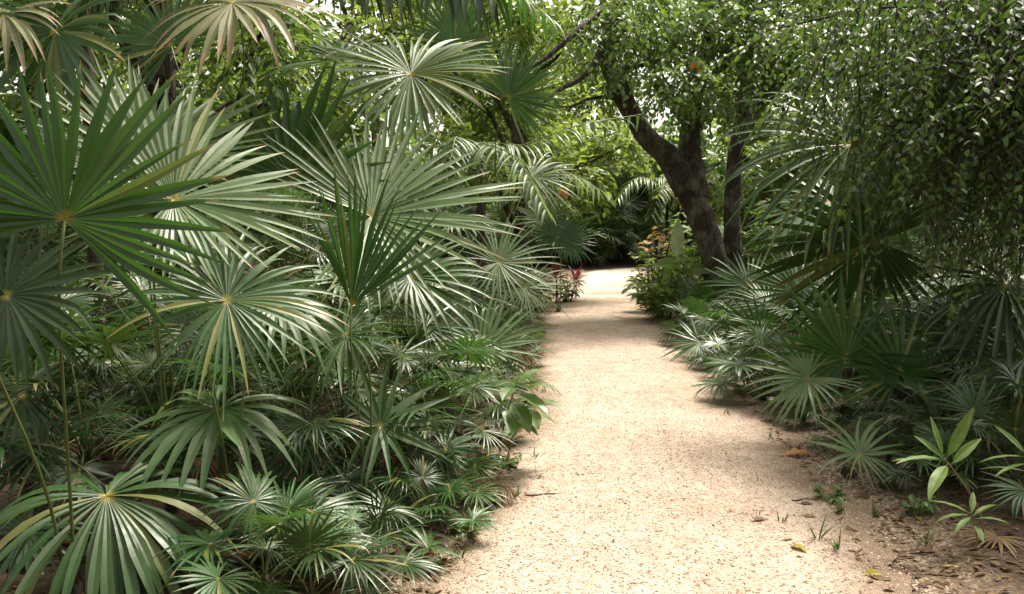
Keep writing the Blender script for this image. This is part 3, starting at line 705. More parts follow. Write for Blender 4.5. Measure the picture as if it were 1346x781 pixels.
for k, (x, y) in enumerate(poisson(24, lambda y: (-.68 * y - 1, xl(y) - 1.3), 5.6, 13, .8, rng, pts)):
    place('tall%d' % (k % 4), x, y, rng.uniform(0, 6.28), rng.uniform(.85, 1.25), 'head high fan palm standing deep inside the thicket left of the path', 'head high fan palms inside the left thicket')
for k, (x, y) in enumerate(poisson(10, lambda y: (xr(y) + 1.0, .62 * y + .3), 7.2, 11, .7, rng, pts)):
    place('medium%d' % ((k + 1) % 4), x, y, rng.uniform(0, 6.28), rng.uniform(.65, .9), 'shaded waist high fan palm packed under the trees right of the path', 'shaded fan palms filling the right thicket')
for k, (x, y) in enumerate(poisson(13, lambda y: (xr(y) + 2.2, .70 * y + 1.2), 8.0, 14, .9, rng, pts)):
    place('tall%d' % ((k + 1) % 4), x, y, rng.uniform(0, 6.28), rng.uniform(.7, 1.0), 'head high fan palm standing under the canopy right of the path', 'head high fan palms under the right canopy')
for k, (x, y) in enumerate(poisson(46, lambda y: (-.72 * y - 2, xl(y) - 0.9), 13, 27, 1.1, rng, pts)):
    place('far%d' % (k % 3), x, y, rng.uniform(0, 6.28), rng.uniform(.8, 1.15), 'distant fan palm in the far part of the left thicket', 'distant fan palms on the left')
for k, (x, y) in enumerate(poisson(30, lambda y: (xr(y) + 0.9, .72 * y + 2), 14.5, 27, 1.1, rng, pts)):
    place('far%d' % (k % 3), x, y, rng.uniform(0, 6.28), rng.uniform(.7, 1.05), 'distant fan palm in the far part of the right thicket', 'distant fan palms on the right')
for k, (x, y) in enumerate(poisson(30, lambda y: (.4, 4.6), 25.6, 30, .62, rng, [])):
    if x > xl(y) - .5: continue
    place('far%d' % (k % 3), x, y, rng.uniform(0, 6.28), rng.uniform(.8, 1.35), 'dim fan palm closing the far end of the path', 'dim fan palms at the end of the path')
for k, (x, y) in enumerate(poisson(14, lambda y: (3.6, 8.2), 29.5, 33, .8, rng, [])):
    if x > xl(y) - .5: continue
    place('fartall%d' % (k % 2), x, y, rng.uniform(0, 6.28), rng.uniform(.8, 1.2), 'tall dim fan palm behind the far turn of the path', 'tall dim fan palms behind the path turn')

# the same thicket carries on along both sides of the path beside and behind the viewer (one countless unseen mass, added to block light)
def undergrowth():
    rng = np.random.default_rng(404); b = Buf(); n = 0
    for _ in range(400):
        if n >= 34: break
        y = rng.uniform(-4, 2.3)
        left = rng.random() < .62
        x = rng.uniform(-5.0, min(-1.9, -.62 * y - .95)) if left else rng.uniform(max(2.6, .62 * y + 1.1), 5.0)
        if not left and y > 1.5: continue
        st = rng.uniform(.1, .9); n += 1; base = np.array([x, y, float(ground_z(x, y))])
        for hub, nn, axis, R, li in proto_specs(700 + n, 12, rng.uniform(.7, 1.4), (.4, .6), 5, 95):
            hub = hub + UP * st + base; Mx = orient(hub, nn, axis); Ms = Mx.copy(); Ms[:3, :3] *= R / .5
            b.addbuf(LIB[li][1], Ms, {'deep': 0, 'mid': 1, 'thick': 2, 'dead': 2}[LIB[li][0]])
            tube(b, petiole_pts(base + UP * st, hub, Mx[:3, 1]), np.linspace(.008, .005, 9), 4, 6, mat=3)
        tube(b, [base - UP * .1, base + UP * st * .5, base + UP * (st + .05)], [.05, .045, .04], 8, 6, mat=4)
    tag(b.build('undergrowth', [M['deep'], M['mid'], M['thick'], M['petiole'], M['stem']]), 'unseen mass of fan palm undergrowth outside the edges of the view', kind='stuff')
undergrowth()

# ------------------------------------------------------------------ trees
def sprays(buf, org, d, length, nl, leafL, leafW, rng, mat=0, twig=1, droop=.5, pair=True, jitter=.25):
    """leafy twigs: alternating leaflets along a drooping twig"""
    N = len(org); d = nrm(d); side = nrm(np.cross(d, UP) + 1e-4); length = np.broadcast_to(length, (N,))
    for j in range(nl):
        u = (j + .7) / nl; pos = org + d * (length * u)[:, None] + np.array([0, 0, -1.0]) * (droop * length * u * u)[:, None]
        sg = 1 if j % 2 else -1
        tw = d + np.array([0, 0, -1.0]) * (2 * droop * u) * .6
        ld = nrm(nrm(tw) * (.55 if j < nl - 1 else 2.0) + side * sg * .85 + rng.normal(0, jitter, (N, 3)) + np.array([0, 0, -.25]))
        nn = nrm(UP * 1.0 - d * .25 + rng.normal(0, .45, (N, 3)))
        leaves(buf, pos, ld, nn, leafL * rng.uniform(.7, 1.15, N), leafW * rng.uniform(.8, 1.15, N), rng.random(N), mat, curl=.15)
    if twig is not None:
        u = np.array([0, .5, 1.0]); P = org[:, None] + d[:, None] * (length[:, None] * u)[..., None] + np.array([0, 0, -1.0]) * (droop * length[:, None] * u * u)[..., None]
        up2 = np.cross(side, d); w = (np.array([.005, .0035, .0015]))[None, :, None]
        V = np.stack([P + side[:, None] * w, P - side[:, None] * w, P + up2[:, None] * w * 1.5], 2).reshape(N, 9, 3)
        q = np.array([[0, 1, 4, 3], [1, 2, 5, 4], [2, 0, 3, 5], [3, 4, 7, 6], [4, 5, 8, 7], [5, 3, 6, 8]])
        buf.add(V, [(np.arange(N)[:, None, None] * 9 + q).reshape(-1, 4)], .5, .5, twig, True)

def cluster_pts(rng, centers, rad, n, shell=.55):
    c = centers[rng.integers(len(centers), size=n)]; v = nrm(rng.normal(0, 1, (n, 3))); q = (shell + (1 - shell) * rng.random((n, 1))) * rng.random((n, 1)) ** .33
    return c + v * q * np.asarray(rad), v

def limb(rng, a, b, n=6, wig=.12):
    a, b = np.asarray(a, float), np.asarray(b, float); u = np.linspace(0, 1, n)[:, None]; L = np.linalg.norm(b - a)
    p = a + (b - a) * u + UP * L * .12 * np.sin(u * math.pi); p[1:-1] += rng.normal(0, wig * L / n, (n - 2, 3)); return p

# the forked tree right of the path
def forked_tree():
    rng = np.random.default_rng(9); D = 13.2
    base = at(950, 400, D); base[2] = float(ground_z(base[0], D)); root = empty('forked_tree', base)
    tag(root, 'forked tree with dark rough bark leaning over the far path', 'tree')
    b = Buf(); k = D / F
    W = lambda pts: [at(x, y, D + dz) - base for x, y, dz in pts]
    lean = W([(951, 412, 0), (946, 372, 0), (934, 325, 0), (917, 275, 0), (897, 230, 0)])
    lean[0][2] = -.12
    tube(b, lean, np.array([36, 20, 16.5, 16.5, 19]) * k, 16, 34, bump=.09, rng=rng)
    tube(b, W([(905, 250, 0), (880, 208, 0), (851, 182, -.1), (830, 148, -.2), (812, 112, -.3), (799, 78, -.3), (808, 30, -.2), (830, -40, 0), (860, -130, .3)]),
         np.array([18.5, 16, 13.5, 12, 11.5, 11, 9, 7, 5]) * k, 12, 50, bump=.08, rng=rng)
    tube(b, W([(914, 262, 0), (908, 215, .1), (907, 170, .2), (915, 120, .3), (930, 60, .4), (940, -20, .5), (935, -130, .6)]),
         np.array([19, 15, 13, 11, 9, 8, 6]) * k, 12, 40, bump=.08, rng=rng)
    tube(b, W([(908, 165, .2), (880, 130, .3), (858, 95, .5), (850, 40, .7), (870, -30, .9)]), np.array([10, 8, 7, 6, 4]) * k, 8, 24, bump=.06, rng=rng)
    tube(b, W([(925, 100, .4), (985, 70, .2), (1060, 55, -.3), (1150, 35, -.8), (1240, 22, -1.2)]), np.array([8, 6, 5, 4, 2.5]) * k, 8, 24, bump=.05, rng=rng)
    b.build('trunk', M['bark'], root)
    # thin crooked branches reaching left over the path
    for pl, rr in (([(814, -30, -.1), (804, 0, -.7), (797, 38, -1.2), (790, 62, -1.4), (778, 88, -1.5), (760, 106, -1.5), (735, 118, -1.6), (712, 136, -1.7), (690, 148, -1.8)], [4.6, 4.2, 3.8, 3.5, 3.3, 3, 2.6, 2, 1]),
                   ([(812, 0, -.2), (790, 12, -.9), (770, 30, -1.3), (745, 52, -1.5), (715, 78, -1.6), (690, 92, -1.7), (662, 104, -1.8)], [5, 4.4, 4, 3.6, 3, 2.2, 1]),
                   ([(822, 140, -.2), (800, 128, -.5), (775, 130, -.8), (750, 140, -1), (728, 139, -1.1)], [3, 2.4, 2, 1.6, .8]),
                   ([(798, 84, -.3), (820, 90, -.6), (850, 84, -.8), (880, 74, -1), (905, 70, -1.1)], [3, 2.6, 2.2, 1.6, .8])):
        q = Buf(); tube(q, W(pl), np.array(rr) * k, 7, 30, bump=.06, rng=rng); q.build('branch', M['bark'], root)
    c = Buf()
    # uneven clumps of fine leaves
    cen = []
    for (x, y, dz, n) in [(870, 40, 0, 3), (930, 20, 0, 3), (985, 55, -.5, 3), (850, -30, 0, 2), (1010, 10, -.5, 3), (900, 100, -.8, 2), (960, 120, -.8, 2), (1060, 60, -1, 3), (1000, 105, -1, 2),
                          (1110, 30, -1, 3), (1180, 60, -1, 3), (790, 20, .5, 1), (940, -60, 0, 3), (1060, -50, 0, 3), (1240, 20, -1, 2), (800, 0, -.3, 1), (845, 8, -.8, 2), (812, 58, -1.0, 1), (796, 28, -1.0, 1)]:
        for _ in range(n): cen.append(at(x + rng.normal(0, 18), y + rng.normal(0, 14), D + dz + rng.normal(0, .6)) - base)
    P, v = cluster_pts(rng, np.array(cen), (.62, .62, .42), 1650)
    sprays(c, P, nrm(v * .6 + rng.normal(0, .5, v.shape) + np.array([-.1, -.3, -.35])), rng.uniform(.28, .5, len(P)), 9, .105, .055, rng)
    c.build('crown', [M['bright'], M['twig']], root)
forked_tree()

def second_trunk():
    rng = np.random.default_rng(19); D = 14.6
    base = at(968, 396, D); base[2] = float(ground_z(base[0], D)); root = empty('dark_tree', base)
    tag(root, 'straight dark trunked tree just right of and behind the forked tree', 'tree'); k = D / F
    b = Buf(); W = lambda pts: [at(x, y, D + dz) - base for x, y, dz in pts]
    p = W([(968, 410, 0), (965, 350, 0), (962, 280, 0), (966, 210, 0), (976, 150, .1), (985, 80, .2), (990, -40, .3), (1000, -200, .4)]); p[0][2] = -.1
    tube(b, p, np.array([15, 11.5, 10.5, 10, 9.5, 9, 8, 6]) * k, 12, 44, bump=.08, rng=rng)
    tube(b, W([(970, 180, .1), (1005, 120, .3), (1050, 60, .6), (1110, -20, 1)]), np.array([9, 8, 6, 3]) * k, 8, 20, bump=.06, rng=rng)
    b.build('trunk', M['bark'], root)
    cen = np.array([at(1120 + rng.normal(0, 80), -60 + rng.normal(0, 70), D + rng.normal(0, 1)) - base for _ in range(30)])
    c = Buf(); P, v = cluster_pts(rng, cen, (.8, .8, .55), 700)
    sprays(c, P, nrm(v + rng.normal(0, .5, v.shape) + np.array([0, 0, -.3])), .45, 8, .12, .065, rng)
    c.build('crown', [M['fine'], M['twig']], root)
second_trunk()

def overhang_tree():
    """near tree at the right, its branches hanging into the frame"""
    rng = np.random.default_rng(29); base = np.array([4.75, 6.4, float(ground_z(4.75, 6.4))]); root = empty('overhanging_tree', base)
    tag(root, 'near tree whose drooping fine leaved branches fill the upper right', 'tree')
    b = Buf()
    tr = [(0, 0, -.1), (-.05, .02, .8), (-.12, 0, 1.8), (-.2, -.05, 2.8), (-.25, -.05, 4.2)]
    tube(b, tr, [.2, .16, .14, .12, .07], 12, 30, bump=.1, rng=rng)
    lim = []
    ends = [(1010, 40, 6.2), (1100, 110, 5.6), (1150, 170, 5.4), (1225, 240, 5.2), (1300, 290, 5.0), (1160, 10, 5.2), (1210, 60, 4.9), (1290, 130, 4.7), (1340, 220, 4.7), (1360, 40, 4.5), (1330, 330, 5.6), (1250, 150, 6.4), (1170, 90, 6.8), (1150, 30, 8.6), (1250, 60, 9.0), (1350, 10, 9.0), (1180, 150, 8.4), (1290, 210, 8.2)]
    for (x, y, D) in ends:
        e = at(x, y, D) - base; s = np.array([-.2, -.04, rng.uniform(2.0, 3.6)])
        p = limb(rng, s, e, 7, .22); lim.append(p)
        tube(b, p, np.linspace(.035, .006, 7), 6, 16, bump=.05, rng=rng)
    b.build('trunk', M['bark'], root)
    c = Buf(); allp, alld = [], []
    for p in lim:
        q, _ = smooth_path(p, np.ones(len(p)), 60); q = q[18:]
        for _ in range(150):
            i = rng.integers(len(q)); o = q[i] + rng.normal(0, 1, 3) * np.array([.22, .25, .16])
            dd = nrm(q[min(i + 1, len(q) - 1)] - q[max(i - 1, 0)]) * .7 + rng.normal(0, .6, 3) + np.array([-.15, -.15, -.45])
            allp.append(o); alld.append(dd)
    P, d = np.array(allp), np.array(alld)
    sprays(c, P, d, rng.uniform(.28, .5, len(P)), 13, .058, .029, rng, droop=.75, jitter=.14)
    c.build('crown', [M['fine'], M['twig']], root)
overhang_tree()

# broad leaved background trees
def broad_proto(key, seed, h, cr, leafL, leafW, nsp, mat, name='broadleaf_tree'):
    rng = np.random.default_rng(seed); root = empty(name, (0, 0, 0))
    b = Buf(); top = np.array([rng.normal(0, .3), rng.normal(0, .3), h * .62])
    tube(b, [(0, 0, -.15), (rng.normal(0, .1), rng.normal(0, .1), h * .2), (top * .7), top], [h * .028, h * .02, h * .017, h * .011], 10, 24, bump=.08, rng=rng)
    ends = []
    for i in range(13):
        az = i * 2.4 + rng.normal(0, .3); e = np.array([math.cos(az) * cr * rng.uniform(.45, .95), math.sin(az) * cr * rng.uniform(.45, .95), h * rng.uniform(.32, .98)])
        s = np.array([0, 0, min(h * .6, max(h * .2, e[2] - cr * .6))]) + top * np.array([.6, .6, 0])
        tube(b, limb(rng, s, e, 6, .3), np.linspace(h * .009, h * .002, 6), 6, 14, bump=.05, rng=rng); ends.append(e)
    b.build('trunk', M['bark'], root)
    c = Buf(); cen = np.array(ends + [e * np.array([.6, .6, 1]) + rng.normal(0, .3, 3) for e in ends])
    P, v = cluster_pts(rng, cen, (cr * .30, cr * .30, cr * .22), int(nsp * 1.0))
    sprays(c, P, nrm(v + rng.normal(0, .4, v.shape) + np.array([0, 0, -.15])), leafL * 2.6, 7, leafL, leafW, rng, droop=.35)
    c.build('crown', [mat, M['twig']], root)
    PROTO[key] = [root, False]
broad_proto('yel0', 401, 7.5, 2.7, .20, .105, 1100, M['broad'])
broad_proto('yel1', 402, 8.5, 3.0, .22, .11, 1100, M['broad'])
broad_proto('grn0', 403, 9.0, 3.0, .15, .08, 1500, M['bright'])
broad_proto('grn1', 404, 7.0, 2.6, .14, .07, 1400, M['bright'])
index_kids()
BT = [('yel0', 5.8, 20.5, .75, 'yellow green broadleaf tree arching over the bright end of the path'),
      ('yel1', -1.0, 20, .9, 'yellow green broadleaf tree behind the left thicket nearest the path'),
      ('grn0', -5.5, 13.5, .8, 'fresh green tree behind the round silvery fan'),
      ('yel0', -9.0, 16, .95, 'yellow green tree behind the fans at the far left'),
      ('yel1', -4.5, 21, 1.0, 'tall yellow green tree seen over the middle of the left thicket'),
      ('grn1', 7.0, 17.5, 1.0, 'fresh green tree seen behind the second trunk'),
      ('yel1', 9.5, 22, 1.0, 'yellow green tree glimpsed through the right canopy'),
      ('grn0', 11.5, 15, 1.0, 'green tree deep on the right under the canopy'),
      ('grn1', .2, 27, 1.1, 'green tree left of the dim far end of the path'),
      ('grn0', 6.5, 29, 1.1, 'green tree right of the dim far end of the path'),
      ('grn1', -9.5, 25, 1.2, 'far green tree above the left thicket'),
      ('grn1', -13, 20, 1.1, 'green tree at the far left behind all the palms'),
      ('yel0', .1, 15.2, .8, 'yellow green tree arching over the path left of the forked tree'),
      ('yel1', 2.2, 31.5, 1.0, 'yellow green tree over the far end of the path'),
      ('grn0', -5.2, 5.2, .95, 'unseen tree added outside the left edge to shade the left thicket'),  # out of view, added to dim the thicket
      ('grn1', -4.0, 9.6, 1.0, 'green tree standing inside the left thicket behind the drying fan')]
for k, (key, x, y, s, lab) in enumerate(BT): place(key, x, y, k * 1.7, s, lab, None, 'tree')

# distant woodland closing the view, plus an unseen ring added behind the viewer (one countless mass)
def woodland():
    rng = np.random.default_rng(55); b = Buf(); N = 5200
    a = rng.uniform(R_(-70), R_(70), N); rad = rng.uniform(33, 42, N)
    x = np.sin(a) * rad; y = np.cos(a) * rad
    top = 3.6 + 2.6 * vnoise(a * 9 + 20, a * 0 + 4, 12) + 1.5 * vnoise(a * 31 + 9, a * 0 + 2, 13)
    z = top * rng.random(N) ** .8
    P = np.stack([x, y, z], -1)
    sprays(b, P, nrm(rng.normal(0, 1, (N, 3)) + np.array([0, -.4, -.2])), .9, 7, .42, .24, rng, twig=None)
    for i in range(70):
        aa = rng.uniform(R_(-68), R_(68)); rr = rng.uniform(34, 41); q = np.array([math.sin(aa) * rr, math.cos(aa) * rr, 0])
        tube(b, [q - UP * .2, q + UP * 3 + rng.normal(0, .2, 3), q + UP * 6 + rng.normal(0, .4, 3)], [.2, .15, .08], 7, 8, mat=1)
    a = rng.uniform(R_(75), R_(285), 2600); rad = rng.uniform(10, 17, 2600)  # unseen nearer ring, added to cut light from behind the viewer
    P = np.stack([np.sin(a) * rad, np.cos(a) * rad, .3 + 7.5 * rng.random(2600) ** .8], -1)
    sprays(b, P, nrm(rng.normal(0, 1, (2600, 3))), .9, 7, .34, .2, rng, twig=None)
    tag(b.build('woodland', [M['bright'], M['bark']]), 'distant mass of green woodland behind the garden, with an unseen light blocking ring behind the viewer', kind='stuff')
woodland()

# ------------------------------------------------------------------ feather palm fronds at the top and over the path
def feather(root, loc, pts, nl, leafL, leafW, seed, mat, hang=1.0):
    rng = np.random.default_rng(seed); b = Buf(); P, _ = smooth_path(pts, np.ones(len(pts)), 60); T = nrm(np.gradient(P, axis=0))
    i = np.linspace(8, 58, nl).astype(int)
    for sg in (-1, 1):
        side = nrm(np.cross(T[i], UP)) * sg; u = np.linspace(0, 1, nl)
        L = leafL * (1 - .75 * np.abs(u - .4) ** 1.5) * rng.uniform(.85, 1.1, nl)
        for k in range(nl):
            big_leaf(b, P[i[k]] - loc, T[i[k]] * .55 + side[k] * .9 + np.array([0, 0, -.25]) + rng.normal(0, .1, 3), UP + T[i[k]] * .1, L[k], leafW, rng.random(), rng, 0, sag=hang * rng.uniform(.7, 1.3), rows=7, peak=.3)
    o = b.build('frond', M[mat], root)
    q = Buf(); tube(q, P - loc, np.linspace(.012, .003, 60), 6, 60); q.build('rachis', M['petiole'], o)
    return o
def feather_palm(label, base, fr, group=None, stem=None):
    base = np.array([base[0], base[1], float(ground_z(base[0], base[1]))]); root = empty('feather_palm', base); tag(root, label, 'palm', group)
    b = Buf(); rng = np.random.default_rng(int(abs(base[0] * 100)))
    h = stem; tube(b, [(0, 0, -.1), (.02, 0, h * .5), (0, .02, h)], [.07, .055, .05], 10, 20, bump=.05, rng=rng); b.build('stem', M['stem'], root)
    top = base + UP * h
    for k, (pts, nl, LL, LW, mat, hang) in enumerate(fr):
        P = [top, top + (np.array(pts[0]) - top) * .5 + UP * .25] + [np.array(p) for p in pts]
        feather(root, base, P, nl, LL, LW, 900 + k + int(h * 10), mat, hang)
feather_palm('feather palm with dark hanging leaflets along the top of the thicket', (-3.3, 6.6), [
    ([at(470, -110, 5.6), at(560, -62, 5.2), at(650, -25, 5.0)], 40, .62, .05, 'thick', 3.4),
    ([at(380, -110, 5.4), at(440, -70, 5.0), at(530, -35, 4.8)], 36, .58, .05, 'thick', 3.4),
    ([at(300, -120, 5.8), at(200, -80, 5.2), at(110, -30, 5.0)], 38, .62, .05, 'thick', 3.0),
    ([at(560, -80, 6.4), at(640, -40, 6.6), at(730, 30, 6.8)], 30, .42, .035, 'deep', 1.5)], None, 3.3)
feather_palm('slim feather palm arching one light frond towards the forked tree', (-.35, 9.3), [
    ([at(690, 190, 9.2), at(760, 165, 9.3), at(845, 150, 9.6)], 34, .42, .03, 'mid', 1.4),
    ([at(690, 230, 9.6), at(740, 225, 9.8), at(790, 250, 10)], 30, .42, .03, 'pale', 1.0),
    ([at(640, 190, 8.9), at(680, 210, 8.4), at(720, 280, 8.2)], 30, .40, .03, 'pale', .9),
    ([at(610, 200, 9.2), at(600, 180, 8.8), at(590, 220, 8.4)], 30, .40, .03, 'mid', 1.1)], None, 1.7)
feather_palm('light green feather palm behind the path end under the yellow leaves', (4.1, 18.2), [
    ([at(860, 235, 17.8), at(835, 235, 17.6), at(812, 262, 17.4)], 30, .5, .04, 'pale', .8),
    ([at(880, 240, 17.6), at(868, 250, 17.2), at(856, 285, 17)], 30, .5, .04, 'pale', .8),
    ([at(900, 235, 17.9), at(915, 235, 17.8), at(930, 265, 17.7)], 30, .5, .04, 'mid', .8)], None, 1.9)

# ------------------------------------------------------------------ broad leaved herbs
def herb(name, label, cat, base, specs, mat, stem_mat='petiole', group=None, seed=0, part='leaf', stem_r=.006):
    """specs: list of (stem points, [(u, azimuth, elevation, length, width, sag)]) relative to base"""
    rng = np.random.default_rng(seed); base = np.array([base[0], base[1], float(ground_z(base[0], base[1]))])
    root = empty(name, base); tag(root, label, cat, group)
    for pts, lv in specs:
        P, _ = smooth_path(pts, np.ones(len(pts)), 40); b = Buf()
        tube(b, P, np.linspace(stem_r, stem_r * .5, 40), 6, 30); b.build('stem', M[stem_mat], root)
        for (u, az, el, L, W, sag) in lv:
            if mat == 'seedling': W = W * .58; L = L * .95
            p = P[int(u * 39)]; a, e = R_(az), R_(el)
            d = np.array([math.cos(a) * math.cos(e), math.sin(a) * math.cos(e), math.sin(e)])
            n = UP - d * .2 if el < 70 else np.array([0, -1, .3])
            if el > 35: n = nrm(np.array([0, -1.0, .6]) + UP * .2)
            q = Buf(); s = nrm(d)
            tube(q, [p, p + s * L * .06, p + s * L * .12], [stem_r * .5, stem_r * .4, stem_r * .3], 5, 4)
            big_leaf(q, p + s * L * .1, d, n, L, W, rng.random(), rng, 0, sag=sag, fold=.3, rows=13, ripple=.06)
            q.build(part, M[mat], root)
    return root
sx_, sy_ = gx(1315, 3.75), 3.75
tip = at(1240, 612, 3.65) - np.array([sx_, sy_, 0])
herb('seedling', 'tall leaning seedling with large pale green oval leaves at bottom right', 'plant', (sx_, sy_), [
    ([(0, 0, -.03), (-.03, 0, .12), (-.10, -.03, tip[2] * .55), (tip[0] * .8, tip[1], tip[2] * .85), (tip[0], tip[1], tip[2])],
     [(.99, 190, 10, .235, .075, .5), (.97, 165, 2, .22, .065, .3), (1, 100, 60, .19, .05, .1), (.96, 25, 55, .27, .09, .1), (.9, 225, -15, .25, .10, .5), (.86, 20, 38, .2, .075, .3), (.97, 140, 40, .16, .05, .3)]),
], 'seedling', 'petiole_tan', seed=41, stem_r=.005)
herb('seedling', 'low rosette seedling below the tall leaning seedling', 'plant', (gx(1300, 3.62), 3.62), [
    ([(0, 0, -.03), (.01, 0, .06), (-.03, -.02, .17)], [(.98, 185, 6, .17, .055, .7), (1, 150, 22, .17, .055, .5), (.95, 215, -5, .15, .05, .6), (1, 60, 40, .13, .05, .4), (.9, 330, 15, .14, .05, .6), (.95, 20, 25, .15, .05, .5), (.8, 260, -10, .12, .045, .5)]),
], 'seedling', 'petiole_tan', seed=42, stem_r=.005)
herb('seedling', 'seedling with narrow leaves cut by the right edge of the view', 'plant', (gx(1375, 3.8), 3.8), [
    ([(0, 0, -.03), (0, 0, .15), (-.05, -.02, .36)], [(.98, 180, 4, .22, .05, .5), (.9, 200, 0, .2, .05, .5), (1, 120, 40, .18, .05, .3), (.8, 160, 10, .2, .05, .5)]),
], 'seedling', 'petiole_tan', seed=43, stem_r=.005)
herb('broadleaf_herb', 'leafy herb with broad ribbed green leaves at the left path edge', 'plant', (gx(652, 4.95), 4.95), [
    ([(0, 0, -.03), (.05, -.05, .3), (.12, -.1, .55)], [(.98, 350, 8, .24, .11, .6), (.9, 320, -10, .26, .12, .6), (.8, 300, -30, .24, .12, .4), (1, 30, 30, .2, .09, .5), (.7, 280, -20, .22, .11, .6), (.95, 250, 5, .2, .1, .6), (.6, 330, -10, .22, .1, .7)]),
    ([(.05, .05, -.03), (.1, .05, .2), (.2, 0, .42)], [(.98, 340, 10, .22, .1, .6), (.9, 290, -10, .2, .1, .6), (.8, 0, 0, .2, .1, .6), (.7, 240, -10, .18, .09, .6)]),
], 'bright', seed=44)
herb('broadleaf_herb', 'small round leaved herb creeping below the ribbed herb', 'plant', (gx(610, 4.75), 4.75), [
    ([(0, 0, -.03), (.03, -.03, .2), (.05, -.05, .36)], [(k_ / 8 + .1, k_ * 137 % 360, 5, .12, .09, .5) for k_ in range(7)]),
    ([(.05, 0, -.03), (.12, -.03, .1), (.2, -.05, .16)], [(k_ / 7 + .15, k_ * 100 % 360, 5, .09, .07, .4) for k_ in range(6)]),
], 'bright', seed=45)

def shrub(name, label, base, h, w, n, L, W, mat, seed, cat='shrub', top=None, nst=9, sr=.012):
    rng = np.random.default_rng(seed); base = np.array([base[0], base[1], float(ground_z(base[0], base[1]))])
    root = empty(name, base); tag(root, label, cat)
    b = Buf(); tips = []
    for k in range(nst):
        az = k * 2.4; e = np.array([math.cos(az) * w * .5 * rng.uniform(.2, 1), math.sin(az) * w * .5 * rng.uniform(.2, 1), h * rng.uniform(.45, 1)])
        tube(b, limb(rng, (math.cos(az) * .04, math.sin(az) * .04, -.05), e, 5, .1), np.linspace(sr, sr * .35, 5), 5, 12); tips.append(e)
    b.build('stem', M['twig'], root)
    c = Buf(); t = np.array(tips)
    for _ in range(n):
        k = rng.integers(len(t)); f = rng.uniform(.3, 1.0); p = t[k] * f + rng.normal(0, .04 * min(1, h), 3); az = rng.uniform(0, 6.28)
        d = np.array([math.cos(az), math.sin(az), rng.uniform(-.3, .5)])
        m = 1 if (top is not None and p[2] > h * .68) else 0
        big_leaf(c, p, d, UP + rng.normal(0, .3, 3), L * rng.uniform(.7, 1.2), W * rng.uniform(.7, 1.2), rng.random(), rng, m, sag=.7, rows=6)
    c.build('foliage', [mat] + ([top] if top is not None else []), root)
    return root
shrub('leafy_shrub', 'lush bright green shrub at the foot of the forked tree', (gx(876, 12.5), 12.5), 1.1, 1.35, 210, .26, .10, M['lush'], 61)
shrub('croton', 'shrub with orange and cream leaves left of the forked trunk', (gx(858, 13.7), 13.7), 1.5, .95, 230, .16, .07, M['lush'], 62, top=M['croton'])
shrub('leafy_shrub', 'green shrub at the left of the dim far end of the path', (gx(778, 26.0), 26.0), 1.3, 1.6, 200, .32, .12, M['bright'], 67)
shrub('leafy_shrub', 'green shrub in the middle of the dim far end of the path', (gx(812, 28.2), 28.2), 2.0, 2.2, 260, .34, .13, M['bright'], 68)
shrub('leafy_shrub', 'bright green shrub glimpsed between the two trunks', (gx(1000, 16), 16), 2.0, 1.6, 200, .26, .11, M['lush'], 65)
shrub('leafy_shrub', 'bright green shrub behind the orange leaved shrub', (gx(905, 16.2), 16.2), 1.7, 1.6, 220, .26, .11, M['lush'], 66)
shrub('variegated_shrub', 'low shrub with cream streaked leaves at the left of the pale path', (gx(745, 15.3), 15.3), .55, .7, 120, .24, .05, M['variegated'], 63)
shrub('dark_shrub', 'dark leafy shrub under the palms at the left path bend', (gx(700, 13.9), 13.9), .7, .9, 150, .2, .07, M['bright'], 64)

def cordyline(label, px, Y, h, seed):
    rng = np.random.default_rng(seed); x = gx(px, Y); base = np.array([x, Y, float(ground_z(x, Y))]); root = empty('cordyline', base); tag(root, label, 'plant', 'maroon leaved plants by the pale path')
    b = Buf(); tube(b, [(0, 0, -.05), (.01, 0, h * .4), (0, 0, h * .7)], [.015, .013, .012], 6, 8); b.build('stem', M['twig'], root)
    for k in range(13):
        az = k * 2.4; el = R_(75 - k * 6); d = np.array([math.cos(az) * math.cos(el), math.sin(az) * math.cos(el), math.sin(el)])
        q = Buf(); big_leaf(q, np.array([0, 0, h * (.7 - .012 * k)]), d, UP - d * .2 + np.array([0, -.3, 0]), .36 * rng.uniform(.8, 1.1), .06, rng.random(), rng, 0, sag=.6, rows=8); q.build('leaf', M['cordyline'], root)
cordyline('taller maroon leaved plant beside the pale path', 731, 15.0, .75, 71)
cordyline('shorter maroon leaved plant nearer the pale path', 757, 15.9, .5, 72)

def banana():
    x, Y = gx(893, 13.4), 13.4; base = np.array([x, Y, float(ground_z(x, Y))]); root = empty('paddle_leaf_plant', base)
    tag(root, 'paddle leaved plant with one upright cream leaf against the trunk', 'plant'); rng = np.random.default_rng(81)
    b = Buf(); tube(b, [(0, 0, -.05), (0, 0, .4), (0, 0, .6)], [.03, .025, .02], 8, 8); b.build('stem', M['petiole'], root)
    for (px, py, dd, L, W, mat, sag) in [(889, 338, (0.02, -.05, 1), .60, .22, 'variegated', .02), (893, 352, (-.8, -.3, .45), .5, .2, 'bright', .8), (903, 356, (.8, -.4, .3), .45, .18, 'bright', .8), (885, 366, (-.5, -.8, .2), .45, .18, 'bright', .7)]:
        p = at(px, py, 13.2) - base; q = Buf(); tube(q, [(0, 0, .5), (0, 0, .7), p], [.012, .01, .008], 5, 8)
        big_leaf(q, p, dd, np.array([.1, -1, .35]), L, W, .7, rng, 0, sag=sag, rows=10, fold=.15); q.build('leaf', M[mat], root)
banana()

